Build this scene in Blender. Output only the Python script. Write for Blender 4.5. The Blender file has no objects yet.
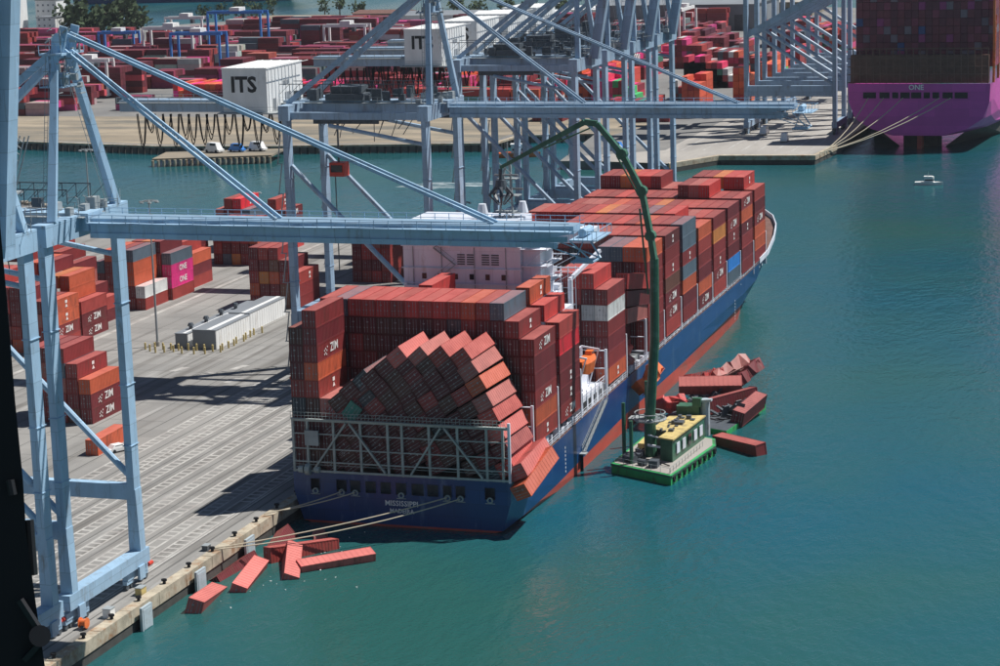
import bpy, math, random
from mathutils import Vector, Matrix
random.seed(7)
S = bpy.context.scene
C = S.collection

# ------------------------------------------------------------------ camera
F, YAW, PIT, ROLL = 2312.6, 0.318, 0.198, -0.031
fw = Vector((-math.sin(YAW)*math.cos(PIT), math.cos(YAW)*math.cos(PIT), -math.sin(PIT)))
rt = fw.cross(Vector((0, 0, 1))).normalized(); up = rt.cross(fw)
r2 = rt*math.cos(ROLL)+up*math.sin(ROLL); u2 = up*math.cos(ROLL)-rt*math.sin(ROLL)
cd = bpy.data.cameras.new('camera'); cam = bpy.data.objects.new('camera', cd); C.objects.link(cam)
cd.sensor_width = 36; cd.lens = F/1000*36; cd.clip_start = 0.1; cd.clip_end = 9000
CAM = Vector((129.22, -338.74, 104.33))
cam.matrix_world = Matrix(((r2.x, u2.x, -fw.x, CAM.x), (r2.y, u2.y, -fw.y, CAM.y), (r2.z, u2.z, -fw.z, CAM.z), (0, 0, 0, 1)))
S.camera = cam
# ------------------------------------------------------------------ sky and sun
SUN = Vector((12.85, 9.7, 27.0)).normalized()
W = bpy.data.worlds.new('World'); S.world = W; W.use_nodes = True
nt = W.node_tree; bg = nt.nodes['Background']
sky = nt.nodes.new('ShaderNodeTexSky'); sky.sky_type = 'NISHITA'; sky.sun_disc = False
sky.sun_elevation = math.asin(SUN.z); sky.sun_rotation = math.atan2(SUN.x, SUN.y)
sky.air_density = .75; sky.dust_density = .1
nt.links.new(sky.outputs[0], bg.inputs[0]); bg.inputs[1].default_value = 0.05
sl = bpy.data.lights.new('sun', 'SUN'); sl.energy = 5.0; sl.angle = math.radians(0.5); sl.color = (1, 0.965, 0.92)
so = bpy.data.objects.new('sun', sl); C.objects.link(so)
so.rotation_euler = (-SUN).to_track_quat('-Z', 'Y').to_euler(); so.location = (200, 100, 400)
S.view_settings.view_transform = 'Standard'; S.view_settings.look = 'None'
S.view_settings.exposure = 0.22; S.view_settings.gamma = 1

# ------------------------------------------------------------------ materials
def mat(name, base, rough=0.6, var=0.12, scale=0.6, bump=0.0, metal=0.0, dirt=None, dscale=0.15, stretch=(1, 1, 1), dlo=0.5, dhi=0.75, bscale=None, objcol=False, attr=False, plates=None, seam=.8):
    m = bpy.data.materials.new(name); m.use_nodes = True
    n = m.node_tree.nodes; l = m.node_tree.links; b = n['Principled BSDF']
    b.inputs['Roughness'].default_value = rough; b.inputs['Metallic'].default_value = metal
    tc = n.new('ShaderNodeTexCoord'); mp = n.new('ShaderNodeMapping'); l.new(tc.outputs['Object'], mp.inputs[0])
    mp.inputs['Scale'].default_value = stretch
    if objcol:
        oi = n.new('ShaderNodeObjectInfo'); src = oi.outputs['Color']
        ad = n.new('ShaderNodeVectorMath'); ad.operation = 'ADD'
        ml = n.new('ShaderNodeMath'); ml.operation = 'MULTIPLY'; ml.inputs[1].default_value = 57.0
        l.new(oi.outputs['Random'], ml.inputs[0]); l.new(mp.outputs[0], ad.inputs[0]); l.new(ml.outputs[0], ad.inputs[1]); vec = ad.outputs[0]
    elif attr:
        at = n.new('ShaderNodeAttribute'); at.attribute_name = 'Col'; src = at.outputs['Color']; vec = mp.outputs[0]
    else:
        rg = n.new('ShaderNodeRGB'); rg.outputs[0].default_value = (*base, 1); src = rg.outputs[0]; vec = mp.outputs[0]
    no = n.new('ShaderNodeTexNoise'); no.inputs['Scale'].default_value = scale; no.inputs['Detail'].default_value = 6; no.inputs['Roughness'].default_value = .65
    l.new(vec, no.inputs[0])
    mr = n.new('ShaderNodeMapRange'); mr.inputs[1].default_value = .3; mr.inputs[2].default_value = .7
    mr.inputs[3].default_value = 1-var; mr.inputs[4].default_value = 1+var; l.new(no.outputs[0], mr.inputs[0])
    vm = n.new('ShaderNodeVectorMath'); vm.operation = 'SCALE'; l.new(src, vm.inputs[0]); l.new(mr.outputs[0], vm.inputs['Scale'])
    out = vm.outputs[0]
    if plates:
        sx = n.new('ShaderNodeSeparateXYZ'); l.new(tc.outputs['Object'], sx.inputs[0]); ad2 = n.new('ShaderNodeMath'); l.new(sx.outputs[0], ad2.inputs[0]); l.new(sx.outputs[1], ad2.inputs[1])
        cx_ = n.new('ShaderNodeCombineXYZ'); l.new(ad2.outputs[0], cx_.inputs[0]); l.new(sx.outputs[2], cx_.inputs[1])
        bk = n.new('ShaderNodeTexBrick'); bk.inputs['Scale'].default_value = 1; bk.inputs['Brick Width'].default_value = plates[0]; bk.inputs['Row Height'].default_value = plates[1]; bk.inputs['Mortar Size'].default_value = .05
        bk.inputs['Color1'].default_value = (.9,.9,.9,1); bk.inputs['Color2'].default_value = (1.08,1.08,1.08,1); bk.inputs['Mortar'].default_value = (seam,seam,seam,1); l.new(cx_.outputs[0], bk.inputs[0])
        mu = n.new('ShaderNodeMix'); mu.data_type = 'RGBA'; mu.blend_type = 'MULTIPLY'; mu.inputs[0].default_value = 1; l.new(out, mu.inputs[6]); l.new(bk.outputs[0], mu.inputs[7]); out = mu.outputs[2]
    if dirt:
        d = n.new('ShaderNodeTexNoise'); d.inputs['Scale'].default_value = dscale; d.inputs['Detail'].default_value = 8; d.inputs['Roughness'].default_value = .7
        l.new(vec, d.inputs[0])
        r = n.new('ShaderNodeMapRange'); r.inputs[1].default_value = dlo; r.inputs[2].default_value = dhi; l.new(d.outputs[0], r.inputs[0])
        mx = n.new('ShaderNodeMix'); mx.data_type = 'RGBA'; mx.inputs[7].default_value = (*dirt, 1)
        l.new(r.outputs[0], mx.inputs[0]); l.new(out, mx.inputs[6]); out = mx.outputs[2]
    l.new(out, b.inputs['Base Color'])
    if bump:
        bn = n.new('ShaderNodeTexNoise'); bn.inputs['Scale'].default_value = bscale or scale*6; bn.inputs['Detail'].default_value = 5; l.new(vec, bn.inputs[0])
        bu = n.new('ShaderNodeBump'); bu.inputs['Strength'].default_value = bump; l.new(bn.outputs[0], bu.inputs['Height']); l.new(bu.outputs[0], b.inputs['Normal'])
    return m
M = {}
M['cont'] = mat('container_paint', (1, 1, 1), .55, .2, .35, dirt=(.11, .05, .035), dscale=.8, stretch=(1, 1, .3), dlo=.5, dhi=.8, objcol=True)
M['controof'] = mat('pale_salmon_container_roof', (1, 1, 1), .7, .18, .35, dirt=(.56, .19, .16), dscale=.35, stretch=(1, .5, 1), dlo=.1, dhi=1.15, objcol=True)  # roof panels: object colour mixed unevenly with a paler salmon
M['contstuff'] = mat('container_paint_far', (1, 1, 1), .6, .15, .4, attr=True)
M['white'] = mat('white_paint', (.78, .79, .78), .45, .08, .5, dirt=(.4, .33, .26), dscale=.4, stretch=(1, 1, .3), dlo=.58, dhi=.85)
M['logo'] = mat('white_lettering', (.8, .78, .76), .5, .1, 2)
M['black'] = mat('black_lettering', (.012, .014, .018), .5, .1, 2)
M['crane'] = mat('light_blue_crane_paint', (.34, .51, .67), .42, .14, .3, dirt=(.17, .15, .13), dscale=.7, stretch=(1, 1, .3), dlo=.55, dhi=.8, plates=(5,4), seam=.7)
M['crane2'] = mat('faded_blue_crane_paint', (.3, .42, .55), .45, .14, .3, dirt=(.15, .13, .12), dscale=.7, stretch=(1, 1, .25), dlo=.52, dhi=.8, plates=(5,4), seam=.7)
M['mach'] = mat('dark_machinery', (.07, .085, .1), .5, .3, 1.5)
M['grey'] = mat('grey_steel', (.3, .33, .34), .5, .15, .8)
M['lash'] = mat('lashing_bridge_grey', (.34, .38, .37), .55, .2, .8, dirt=(.2, .13, .08), dscale=.7, dlo=.6, dhi=.8)
M['hull'] = mat('ship_blue_hull_paint', (.008, .052, .18), .32, .12, .12, dirt=(.1, .17, .28), dscale=.45, stretch=(1, .8, .18), dlo=.56, dhi=.74, plates=(9,2.3), seam=.75)
M['boot'] = mat('red_antifouling', (.46, .07, .045), .55, .15, .3, dirt=(.25, .12, .09), dscale=.4, stretch=(1, .4, 2))
M['deck'] = mat('red_brown_deck', (.16, .08, .06), .6, .25, .4)
M['shipwhite'] = mat('ship_white_paint', (.72, .76, .84), .4, .08, .4, dirt=(.4, .33, .27), dscale=.7, stretch=(1, 1, .2), dlo=.56, dhi=.8, plates=(4,2.9), seam=.85)
M['glass'] = mat('dark_window_glass', (.02, .025, .03), .12, .1, 1)
M['dark'] = mat('dark_void_paint', (.015, .016, .02), .8, .2, 1)
M['pave'] = mat('quay_pavement_concrete', (.27, .25, .225), .85, .13, .05, bump=.05, dirt=(.17, .16, .15), dscale=.09, stretch=(1, .22, 1), dlo=.45, dhi=.75, bscale=2)
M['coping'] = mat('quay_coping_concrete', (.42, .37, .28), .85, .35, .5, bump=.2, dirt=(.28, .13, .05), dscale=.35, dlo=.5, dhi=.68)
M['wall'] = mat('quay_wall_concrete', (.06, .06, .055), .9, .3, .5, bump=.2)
M['line'] = mat('worn_white_line_paint', (.44, .43, .4), .7, .12, .4, dirt=(.3, .28, .26), dscale=.25, dlo=.4, dhi=.62)
M['tar'] = mat('dark_joint_sealant', (.1, .1, .095), .8, .2, .5)
M['yellow'] = mat('yellow_paint', (.56, .44, .17), .65, .2, .7, dirt=(.2, .16, .1), dscale=.6, dlo=.48, dhi=.7)
M['green'] = mat('bright_green_hull_paint', (.03, .36, .1), .5, .2, .4, dirt=(.06, .07, .04), dscale=.7, stretch=(1,1,.5), dlo=.5, dhi=.7)
M['dgreen'] = mat('dark_green_crane_paint', (.035, .13, .075), .4, .2, .6, dirt=(.09, .19, .14), dscale=.6)
M['orange'] = mat('orange_paint', (.75, .17, .04), .4, .1, 1)
M['rope'] = mat('tan_mooring_rope', (.5, .44, .33), .85, .1, 2)
M['tan'] = mat('dry_sandy_ground', (.3, .25, .18), .95, .3, .06, bump=.2, dirt=(.15, .14, .115), dscale=.08, stretch=(.25, 1, 1), dlo=.42, dhi=.62)
M['land'] = mat('far_terminal_asphalt', (.17, .17, .165), .9, .2, .03, dirt=(.3, .28, .25), dscale=.02)
M['farpave'] = mat('far_quay_concrete', (.34, .32, .29), .85, .15, .06, dirt=(.2, .19, .18), dscale=.05, stretch=(1, .3, 1))
M['rock'] = mat('riprap_rock', (.3, .26, .2), .95, .35, .5, bump=.3)
M['magenta'] = mat('magenta_hull_paint', (.6, .07, .38), .4, .1, .1, plates=(12,3), seam=.8)
M['leaf'] = mat('dark_tree_foliage', (.045, .075, .03), .9, .4, .3)
M['bark'] = mat('tree_bark', (.1, .075, .05), .9, .2, 1)
M['roofgrey'] = mat('grey_metal_roof', (.2, .22, .24), .6, .15, .05)
M['blue'] = mat('blue_gantry_paint', (.05, .22, .6), .45, .1, .5)
M['pad'] = mat('blue_grey_fender_pad', (.42, .5, .54), .6, .2, .8, dirt=(.2, .2, .18), dscale=.8)
M['heli'] = mat('black_helicopter_frame', (.004, .004, .005), .75, .2, 3)
M['helimetal'] = mat('dark_worn_metal', (.008, .009, .011), .5, .3, 8)
M['red'] = mat('red_paint', (.55, .05, .03), .5, .1, 1)

def pave_mat():
    m = bpy.data.materials.new('quay_pavement_worn'); m.use_nodes = True
    n = m.node_tree.nodes; l = m.node_tree.links; b = n['Principled BSDF']; b.inputs['Roughness'].default_value = .88
    tc = n.new('ShaderNodeTexCoord')
    def noise(sc, st, det=6, ro=.65):
        mp = n.new('ShaderNodeMapping'); mp.inputs['Scale'].default_value = st; l.new(tc.outputs['Object'], mp.inputs[0])
        t = n.new('ShaderNodeTexNoise'); t.inputs['Scale'].default_value = sc; t.inputs['Detail'].default_value = det; t.inputs['Roughness'].default_value = ro; l.new(mp.outputs[0], t.inputs[0]); return t.outputs[0]
    def mixc(fac, lo, hi, a_, c):
        r = n.new('ShaderNodeMapRange'); r.inputs[1].default_value = lo; r.inputs[2].default_value = hi; l.new(fac, r.inputs[0])
        x = n.new('ShaderNodeMix'); x.data_type = 'RGBA'; l.new(r.outputs[0], x.inputs[0])
        if isinstance(a_, tuple): x.inputs[6].default_value = (*a_, 1)
        else: l.new(a_, x.inputs[6])
        x.inputs[7].default_value = (*c, 1); return x.outputs[2]
    c = mixc(noise(.05, (1,.25,1)), .35, .7, (.27,.262,.245), (.19,.187,.178))      # big lanes and patches
    c = mixc(noise(1.0, (.45,.012,1), 4), .52, .66, c, (.15,.142,.13))              # tyre tracks along the quay
    c = mixc(noise(1.0, (.3,.02,1), 3), .6, .72, c, (.33,.325,.31))
    c = mixc(noise(.35, (1,1,1), 8, .75), .62, .72, c, (.11,.105,.095))             # oil spots
    br = n.new('ShaderNodeTexBrick'); br.inputs['Scale'].default_value = 1; br.inputs['Brick Width'].default_value = 7.5; br.inputs['Row Height'].default_value = 6; br.inputs['Mortar Size'].default_value = .0; br.offset = .0
    br.inputs['Color1'].default_value = (.9,.9,.9,1); br.inputs['Color2'].default_value = (1.1,1.1,1.1,1); l.new(tc.outputs['Object'], br.inputs[0])
    mu = n.new('ShaderNodeMix'); mu.data_type = 'RGBA'; mu.blend_type = 'MULTIPLY'; mu.inputs[0].default_value = 1; l.new(c, mu.inputs[6]); l.new(br.outputs[0], mu.inputs[7])
    l.new(mu.outputs[2], b.inputs['Base Color'])
    return m
M['pave'] = pave_mat()
def water_mat():
    m = bpy.data.materials.new('harbour_water'); m.use_nodes = True
    n = m.node_tree.nodes; l = m.node_tree.links; b = n['Principled BSDF']
    b.inputs['Roughness'].default_value = .1; b.inputs['IOR'].default_value = 1.333
    tc = n.new('ShaderNodeTexCoord')
    no = n.new('ShaderNodeTexNoise'); no.inputs['Scale'].default_value = .009; no.inputs['Detail'].default_value = 5; l.new(tc.outputs['Object'], no.inputs[0])
    cr = n.new('ShaderNodeValToRGB'); cr.color_ramp.elements[0].position = .38; cr.color_ramp.elements[1].position = .62
    cr.color_ramp.elements[0].color = (.008, .085, .115, 1); cr.color_ramp.elements[1].color = (.02, .092, .085, 1)
    l.new(no.outputs[0], cr.inputs[0]); l.new(cr.outputs[0], b.inputs['Base Color'])
    wp = n.new('ShaderNodeTexNoise'); wp.inputs['Scale'].default_value = .011; wp.inputs['Detail'].default_value = 6; wmp = n.new('ShaderNodeMapping'); wmp.inputs['Scale'].default_value = (1,.35,1); wmp.inputs['Rotation'].default_value = (0,0,.9); l.new(tc.outputs['Object'], wmp.inputs[0]); l.new(wmp.outputs[0], wp.inputs[0])
    wr = n.new('ShaderNodeMapRange'); wr.inputs[1].default_value = .4; wr.inputs[2].default_value = .62; wr.inputs[3].default_value = .04; wr.inputs[4].default_value = .24; l.new(wp.outputs[0], wr.inputs[0]); l.new(wr.outputs[0], b.inputs['Roughness'])
    h = None
    for sc, w, st in ((.55, .6, (1, .5, 1)), (.13, 1.0, (1, .6, 1)), (1.6, .22, (1, .7, 1))):
        mp = n.new('ShaderNodeMapping'); mp.inputs['Scale'].default_value = st; mp.inputs['Rotation'].default_value = (0, 0, .5); l.new(tc.outputs['Object'], mp.inputs[0])
        t = n.new('ShaderNodeTexNoise'); t.inputs['Scale'].default_value = sc; t.inputs['Detail'].default_value = 3; l.new(mp.outputs[0], t.inputs[0])
        mu = n.new('ShaderNodeMath'); mu.operation = 'MULTIPLY'; mu.inputs[1].default_value = w; l.new(t.outputs[0], mu.inputs[0])
        if h is None: h = mu.outputs[0]
        else:
            a = n.new('ShaderNodeMath'); l.new(h, a.inputs[0]); l.new(mu.outputs[0], a.inputs[1]); h = a.outputs[0]
    bu = n.new('ShaderNodeBump'); bu.inputs['Strength'].default_value = .38; bu.inputs['Distance'].default_value = .8
    l.new(h, bu.inputs['Height']); l.new(bu.outputs[0], b.inputs['Normal'])
    return m
M['water'] = water_mat()
def foam_mat():
    m = bpy.data.materials.new('wake_foam'); m.use_nodes = True
    n = m.node_tree.nodes; l = m.node_tree.links; b = n['Principled BSDF']; b.inputs['Base Color'].default_value = (.7, .78, .8, 1)
    tc = n.new('ShaderNodeTexCoord'); mp = n.new('ShaderNodeMapping'); mp.inputs['Scale'].default_value = (.05, .25, 1); l.new(tc.outputs['Object'], mp.inputs[0])
    t = n.new('ShaderNodeTexNoise'); t.inputs['Scale'].default_value = 1; t.inputs['Detail'].default_value = 8; t.inputs['Roughness'].default_value = .7; l.new(mp.outputs[0], t.inputs[0])
    r = n.new('ShaderNodeMapRange'); r.inputs[1].default_value = .47; r.inputs[2].default_value = .66; l.new(t.outputs[0], r.inputs[0]); l.new(r.outputs[0], b.inputs['Alpha'])
    return m
M['foam'] = foam_mat()

# ------------------------------------------------------------------ mesh helpers
ORD = ['', 'first','second','third','fourth','fifth','sixth','seventh','eighth','ninth','tenth','eleventh','twelfth','thirteenth','fourteenth','fifteenth','sixteenth']
class MB:
    def __init__(s): s.v = []; s.f = []; s.m = []
    def add(s, vs, fs, mi=0):
        o = len(s.v); s.v += [tuple(v) for v in vs]; s.f += [tuple(i+o for i in f) for f in fs]; s.m += [mi]*len(fs); return s
    def box(s, x0, x1, y0, y1, z0, z1, mi=0):
        return s.add([(x0,y0,z0),(x1,y0,z0),(x1,y1,z0),(x0,y1,z0),(x0,y0,z1),(x1,y0,z1),(x1,y1,z1),(x0,y1,z1)],
                     [(0,3,2,1),(4,5,6,7),(0,1,5,4),(1,2,6,5),(2,3,7,6),(3,0,4,7)], mi)
    def beam(s, a, b, w, h=None, w2=None, h2=None, mi=0, upv=(0,0,1)):
        a = Vector(a); b = Vector(b); d = (b-a).normalized(); h = h or w; w2 = w2 or w; h2 = h2 or h
        U = Vector(upv)
        if abs(d.dot(U)) > .95: U = Vector((0,1,0))
        r = d.cross(U).normalized(); u = r.cross(d)
        vs = []
        for p, ww, hh in ((a, w, h), (b, w2, h2)):
            for i, j in ((-1,-1),(1,-1),(1,1),(-1,1)): vs.append(p+r*(i*ww/2)+u*(j*hh/2))
        return s.add(vs, [(0,3,2,1),(4,5,6,7),(0,1,5,4),(1,2,6,5),(2,3,7,6),(3,0,4,7)], mi)
    def tube(s, a, b, r, r2=None, n=8, mi=0):
        a = Vector(a); b = Vector(b); d = (b-a).normalized(); r2 = r if r2 is None else r2
        U = Vector((0,0,1)) if abs(d.z) < .95 else Vector((0,1,0))
        x = d.cross(U).normalized(); y = x.cross(d); vs = []
        for p, q in ((a, r), (b, r2)):
            for k in range(n):
                t = 2*math.pi*k/n; vs.append(p+x*(q*math.cos(t))+y*(q*math.sin(t)))
        fs = [(k, (k+1) % n, n+(k+1) % n, n+k) for k in range(n)]+[tuple(range(n))[::-1], tuple(range(n, 2*n))]
        return s.add(vs, fs, mi)
    def path(s, pts, r, n=6, mi=0):
        for a, b in zip(pts[:-1], pts[1:]): s.tube(a, b, r, n=n, mi=mi)
        return s
    def prism(s, poly, z0, z1, mi=0):
        n = len(poly); vs = [(x,y,z0) for x,y in poly]+[(x,y,z1) for x,y in poly]
        return s.add(vs, [tuple(range(n))[::-1], tuple(range(n,2*n))]+[(k,(k+1)%n,n+(k+1)%n,n+k) for k in range(n)], mi)
    def quad(s, a, b, c, d, mi=0): return s.add([a,b,c,d], [(0,1,2,3)], mi)
    def ring(s, c, R_, r, n=16, axis='z', mi=0):
        pts = []
        for k in range(n+1):
            t = 2*math.pi*k/n
            if axis == 'z': pts.append((c[0]+R_*math.cos(t), c[1]+R_*math.sin(t), c[2]))
            elif axis == 'y': pts.append((c[0]+R_*math.cos(t), c[1], c[2]+R_*math.sin(t)))
            else: pts.append((c[0], c[1]+R_*math.cos(t), c[2]+R_*math.sin(t)))
        return s.path(pts, r, 5, mi)
    def mesh(s, name, mats, org=(0,0,0)):
        me = bpy.data.meshes.new(name); ox, oy, oz = org
        me.from_pydata([(x-ox,y-oy,z-oz) for x,y,z in s.v], [], s.f)
        for m in (mats if isinstance(mats, (list, tuple)) else [mats]): me.materials.append(m)
        if len(me.materials) > 1: me.polygons.foreach_set('material_index', s.m)
        me.update(); return me
def link(name, me, parent=None, loc=None, rot=None, color=None):
    o = bpy.data.objects.new(name, me); C.objects.link(o)
    if parent: o.parent = parent
    if loc is not None: o.location = loc
    if rot is not None: o.rotation_euler = rot
    if color: o.color = (*color, 1)
    return o
def tag(o, label=None, cat=None, group=None, kind=None):
    if label: o['label'] = label
    if cat: o['category'] = cat
    if group: o['group'] = group
    if kind: o['kind'] = kind
    return o
class Thing:                        # an Empty at the thing's base; parts given in world coordinates
    def __init__(s, name, org, label, cat, group=None):
        s.o = bpy.data.objects.new(name, None); C.objects.link(s.o); s.o.location = org; s.org = Vector(org); s.o.empty_display_size = 1
        tag(s.o, label, cat, group)
    def part(s, name, mb, m, parent=None, label=None, kind=None):
        o = link(name, mb.mesh(name, m, s.org), parent or s.o); tag(o, label, kind=kind); return o
def whole(name, mb, m, label, cat, org=(0,0,0), group=None):
    o = link(name, mb.mesh(name, m, org), None, org); return tag(o, label, cat, group)
def struct(name, mb, m):
    return tag(link(name, mb.mesh(name, m)), kind='structure')
_txt = {}
def text_mesh(body, size, bold=0.0, depth=0.0):
    k = (body, size, bold)
    if k in _txt: return _txt[k]
    cu = bpy.data.curves.new('lettering', 'FONT'); cu.body = body; cu.size = size; cu.align_x = 'CENTER'; cu.align_y = 'CENTER'
    cu.offset = bold; cu.resolution_u = 2; cu.extrude = depth
    o = bpy.data.objects.new('lettering_tmp', cu); C.objects.link(o)
    dg = bpy.context.evaluated_depsgraph_get(); me = bpy.data.meshes.new_from_object(o.evaluated_get(dg))
    bpy.data.objects.remove(o); bpy.data.curves.remove(cu); _txt[k] = me; return me
def face_rot(face):                # text orientation
    if face == '+x': return Matrix(((0,0,1),(1,0,0),(0,1,0))).to_euler()
    if face == '-y': return Matrix(((1,0,0),(0,0,-1),(0,1,0))).to_euler()

# ------------------------------------------------------------------ water and ground
struct('water', MB().quad((-4000,-900,0),(3000,-900,0),(3000,6000,0),(-4000,6000,0)), M['water'])
ZQ = 3.2
near = [(-19.3,-320),(-19.3,292),(-70,289),(-110,291),(-150,287),(-190,283),(-222,303),(-250,319),(-330,345),(-900,360),(-900,-320)]
struct('quay_pavement', MB().prism(near, -1.5, ZQ), M['pave'])
# lane ladders painted on the quay
for i, (X, hw, rung) in enumerate([(-60.7,1.0,2.1),(-54.6,1.5,2.1),(-49.6,1.0,2.1),(-45.1,1.0,2.1),(-40.1,1.0,2.1),(-35.1,1.0,2.1),(-30.7,1.0,2.1),(-26.9,1.1,2.1)]):
    mb = MB(); z = ZQ+.006+.0003*i
    w = .2
    lines = [-hw, hw] if i != 1 else [-1.6, 0, 1.6]
    if i == 7: lines.append(hw+.6)
    for dx in lines: mb.quad((X+dx-w,-140,z),(X+dx+w,-140,z),(X+dx+w,88,z),(X+dx-w,88,z))
    k = -140.0
    while k < 88:
        for a, b in zip(sorted(lines)[:-1], sorted(lines)[1:]):
            if b-a < .8: continue
            if random.random() < .94: mb.quad((X+a+w,k-.3,z),(X+b-w,k-.3,z),(X+b-w,k+.3,z),(X+a+w,k+.3,z))
        k += rung
    struct('lane_marking', mb, M['line'])
mb = MB()
for x0, x1, y0, y1 in ((-117.9,-116.7,30,262),(-136,-135.3,195,285),(-72,-71.5,200,284)): mb.quad((x0,y0,ZQ+.005),(x1,y0,ZQ+.005),(x1,y1,ZQ+.005),(x0,y1,ZQ+.005))
for (x, y) in ((-76,88),(-72,96),(-68,84),(-84,92)): mb.quad((x-1.2,y-2,ZQ+.005),(x+.2,y-2,ZQ+.005),(x+1.6,y+2.4,ZQ+.005),(x-.2,y+2.4,ZQ+.005))
struct('road_line', mb, M['line'])
mb = MB()
for x in (-24.9,-23.1,-53.0,-51.6,-65.5,-57.6,-47.3,-42.6,-37.6,-32.8): mb.quad((x-.13,-200,ZQ+.003),(x+.13,-200,ZQ+.003),(x+.13,285,ZQ+.003),(x-.13,285,ZQ+.003))
for y in range(-120, 285, 14): mb.quad((-160,y,ZQ+.002),(-66,y,ZQ+.002),(-66,y+.18,ZQ+.002),(-160,y+.18,ZQ+.002))
for x in (-71,-77.5,-84,-101,-108,-126,-133): mb.quad((x-.1,-120,ZQ+.0035),(x+.1,-120,ZQ+.0035),(x+.1,280,ZQ+.0035),(x-.1,280,ZQ+.0035))
struct('pavement_joint', mb, M['tar'])
# quay wall with coping and fenders
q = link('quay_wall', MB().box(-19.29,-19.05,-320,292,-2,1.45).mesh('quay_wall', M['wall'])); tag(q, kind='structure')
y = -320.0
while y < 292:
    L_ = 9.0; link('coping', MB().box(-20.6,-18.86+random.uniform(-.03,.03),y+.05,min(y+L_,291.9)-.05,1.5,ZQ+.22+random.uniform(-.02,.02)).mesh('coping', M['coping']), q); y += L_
for y, h in ((-56,3.4),(-38,3.2),(-20,3.0),(-92,3.4),(5,3.2),(245,3.2),(265,3.2)):
    f = link('fender', MB().box(-18.25,-17.85,y-1.6,y+1.6,-.4,h).box(-17.95,-17.8,y-1.2,y+1.2,.1,h-.4).mesh('fender', M['pad']), q)
    link('fender_buffer', MB().tube((-19.0,y,1.4),(-18.3,y,1.4),.8,n=10).mesh('fender_buffer', M['dark']), f)
y = -96.0; bn = 0
while y < 20:
    bn += 1; b = MB().tube((-19.9,y,ZQ+.2),(-19.9,y,ZQ+.7),.28,.22).tube((-19.9,y,ZQ+.7),(-19.9,y,ZQ+.95),.4,.36)
    b.beam((-20.3,y,ZQ+.8),(-19.5,y,ZQ+.8),.3)
    whole('mooring_bollard', b, M['dark'], f'black iron mooring bollard on the pale quay coping, {ORD[bn]} from the camera end', 'bollard', (-19.9,y,ZQ+.2), 'bollards along the quay edge'); y += 8.3
# riprap at the pier end
mb = MB(); rr = random.Random(3)
ends = [(-19.3,293),(-70,290),(-110,292),(-150,288),(-190,284),(-222,304),(-250,320),(-330,346)]
for a, b in zip(ends[:-1], ends[1:]):
    n = int(math.dist(a, b)*1.6)
    for k in range(n):
        t = rr.random(); d = rr.random(); x = a[0]+(b[0]-a[0])*t; y = a[1]+(b[1]-a[1])*t+d*7-2; z = 3.1*(1-max(0, d*7-2)/6)
        s = rr.uniform(.5, 1.5); ang = rr.random()*3
        vs = []
        for i, j, kk in ((-1,-1,-1),(1,-1,-1),(1,1,-1),(-1,1,-1),(-1,-1,1),(1,-1,1),(1,1,1),(-1,1,1)):
            xx = i*s*rr.uniform(.5,1); yy = j*s*rr.uniform(.5,1); vs.append((x+xx*math.cos(ang)-yy*math.sin(ang), y+xx*math.sin(ang)+yy*math.cos(ang), z+kk*s*rr.uniform(.4,.8)))
        mb.add(vs, [(0,3,2,1),(4,5,6,7),(0,1,5,4),(1,2,6,5),(2,3,7,6),(3,0,4,7)])
tag(link('riprap', mb.mesh('riprap', M['rock'])), 'tan rock riprap bank along the end of the near container pier', 'rocks', kind='stuff')

# ------------------------------------------------------------------ containers
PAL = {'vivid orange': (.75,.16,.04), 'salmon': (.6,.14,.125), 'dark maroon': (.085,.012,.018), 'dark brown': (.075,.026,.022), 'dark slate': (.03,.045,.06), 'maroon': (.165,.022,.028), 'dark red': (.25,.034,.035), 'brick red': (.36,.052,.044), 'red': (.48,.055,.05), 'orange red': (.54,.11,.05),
       'orange': (.58,.22,.06), 'dusty pink red': (.36,.12,.105), 'brown': (.16,.065,.045), 'slate grey': (.1,.14,.18), 'grey': (.4,.43,.45),
       'white': (.7,.71,.7), 'pink': (.72,.03,.22), 'blue': (.03,.2,.55), 'teal green': (.03,.22,.17), 'bright red': (.75,.03,.05)}
CL, CW, CH = 12.19, 2.44, 2.88
def container_mesh():
    m = MB(); x, y, z = CW/2, CL/2, CH
    m.box(-x+.06, x-.06, -y+.07, y-.05, .12, z-.05)
    for i in (-1, 1):
        for j in (-1, 1): m.box(i*x-(.16 if i > 0 else 0), i*x+(.16 if i < 0 else 0), j*y-(.16 if j > 0 else 0), j*y+(.16 if j < 0 else 0), 0, z)
        m.box(min(i*x, i*(x-.1)), max(i*x, i*(x-.1)), -y+.16, y-.16, .0, .17)
        m.box(min(i*x, i*(x-.07)), max(i*x, i*(x-.07)), -y+.16, y-.16, z-.12, z-.003)
        m.box(-x+.16, x-.16, min(i*y, i*(y-.12)), max(i*y, i*(y-.12)), z-.14, z-.004)
        m.box(-x+.16, x-.16, min(i*y, i*(y-.12)), max(i*y, i*(y-.12)), .001, .16)
        for k in range(20):
            yy = -y+.45+k*.58; m.box(i*(x-.06)-.03, i*(x-.06)+.03, yy, yy+.3, .2, z-.15)
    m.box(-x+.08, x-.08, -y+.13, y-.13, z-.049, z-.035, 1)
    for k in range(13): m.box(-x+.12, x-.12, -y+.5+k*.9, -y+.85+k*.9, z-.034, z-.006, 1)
    return m.mesh('container_body', [M['cont'], M['controof']])
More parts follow.
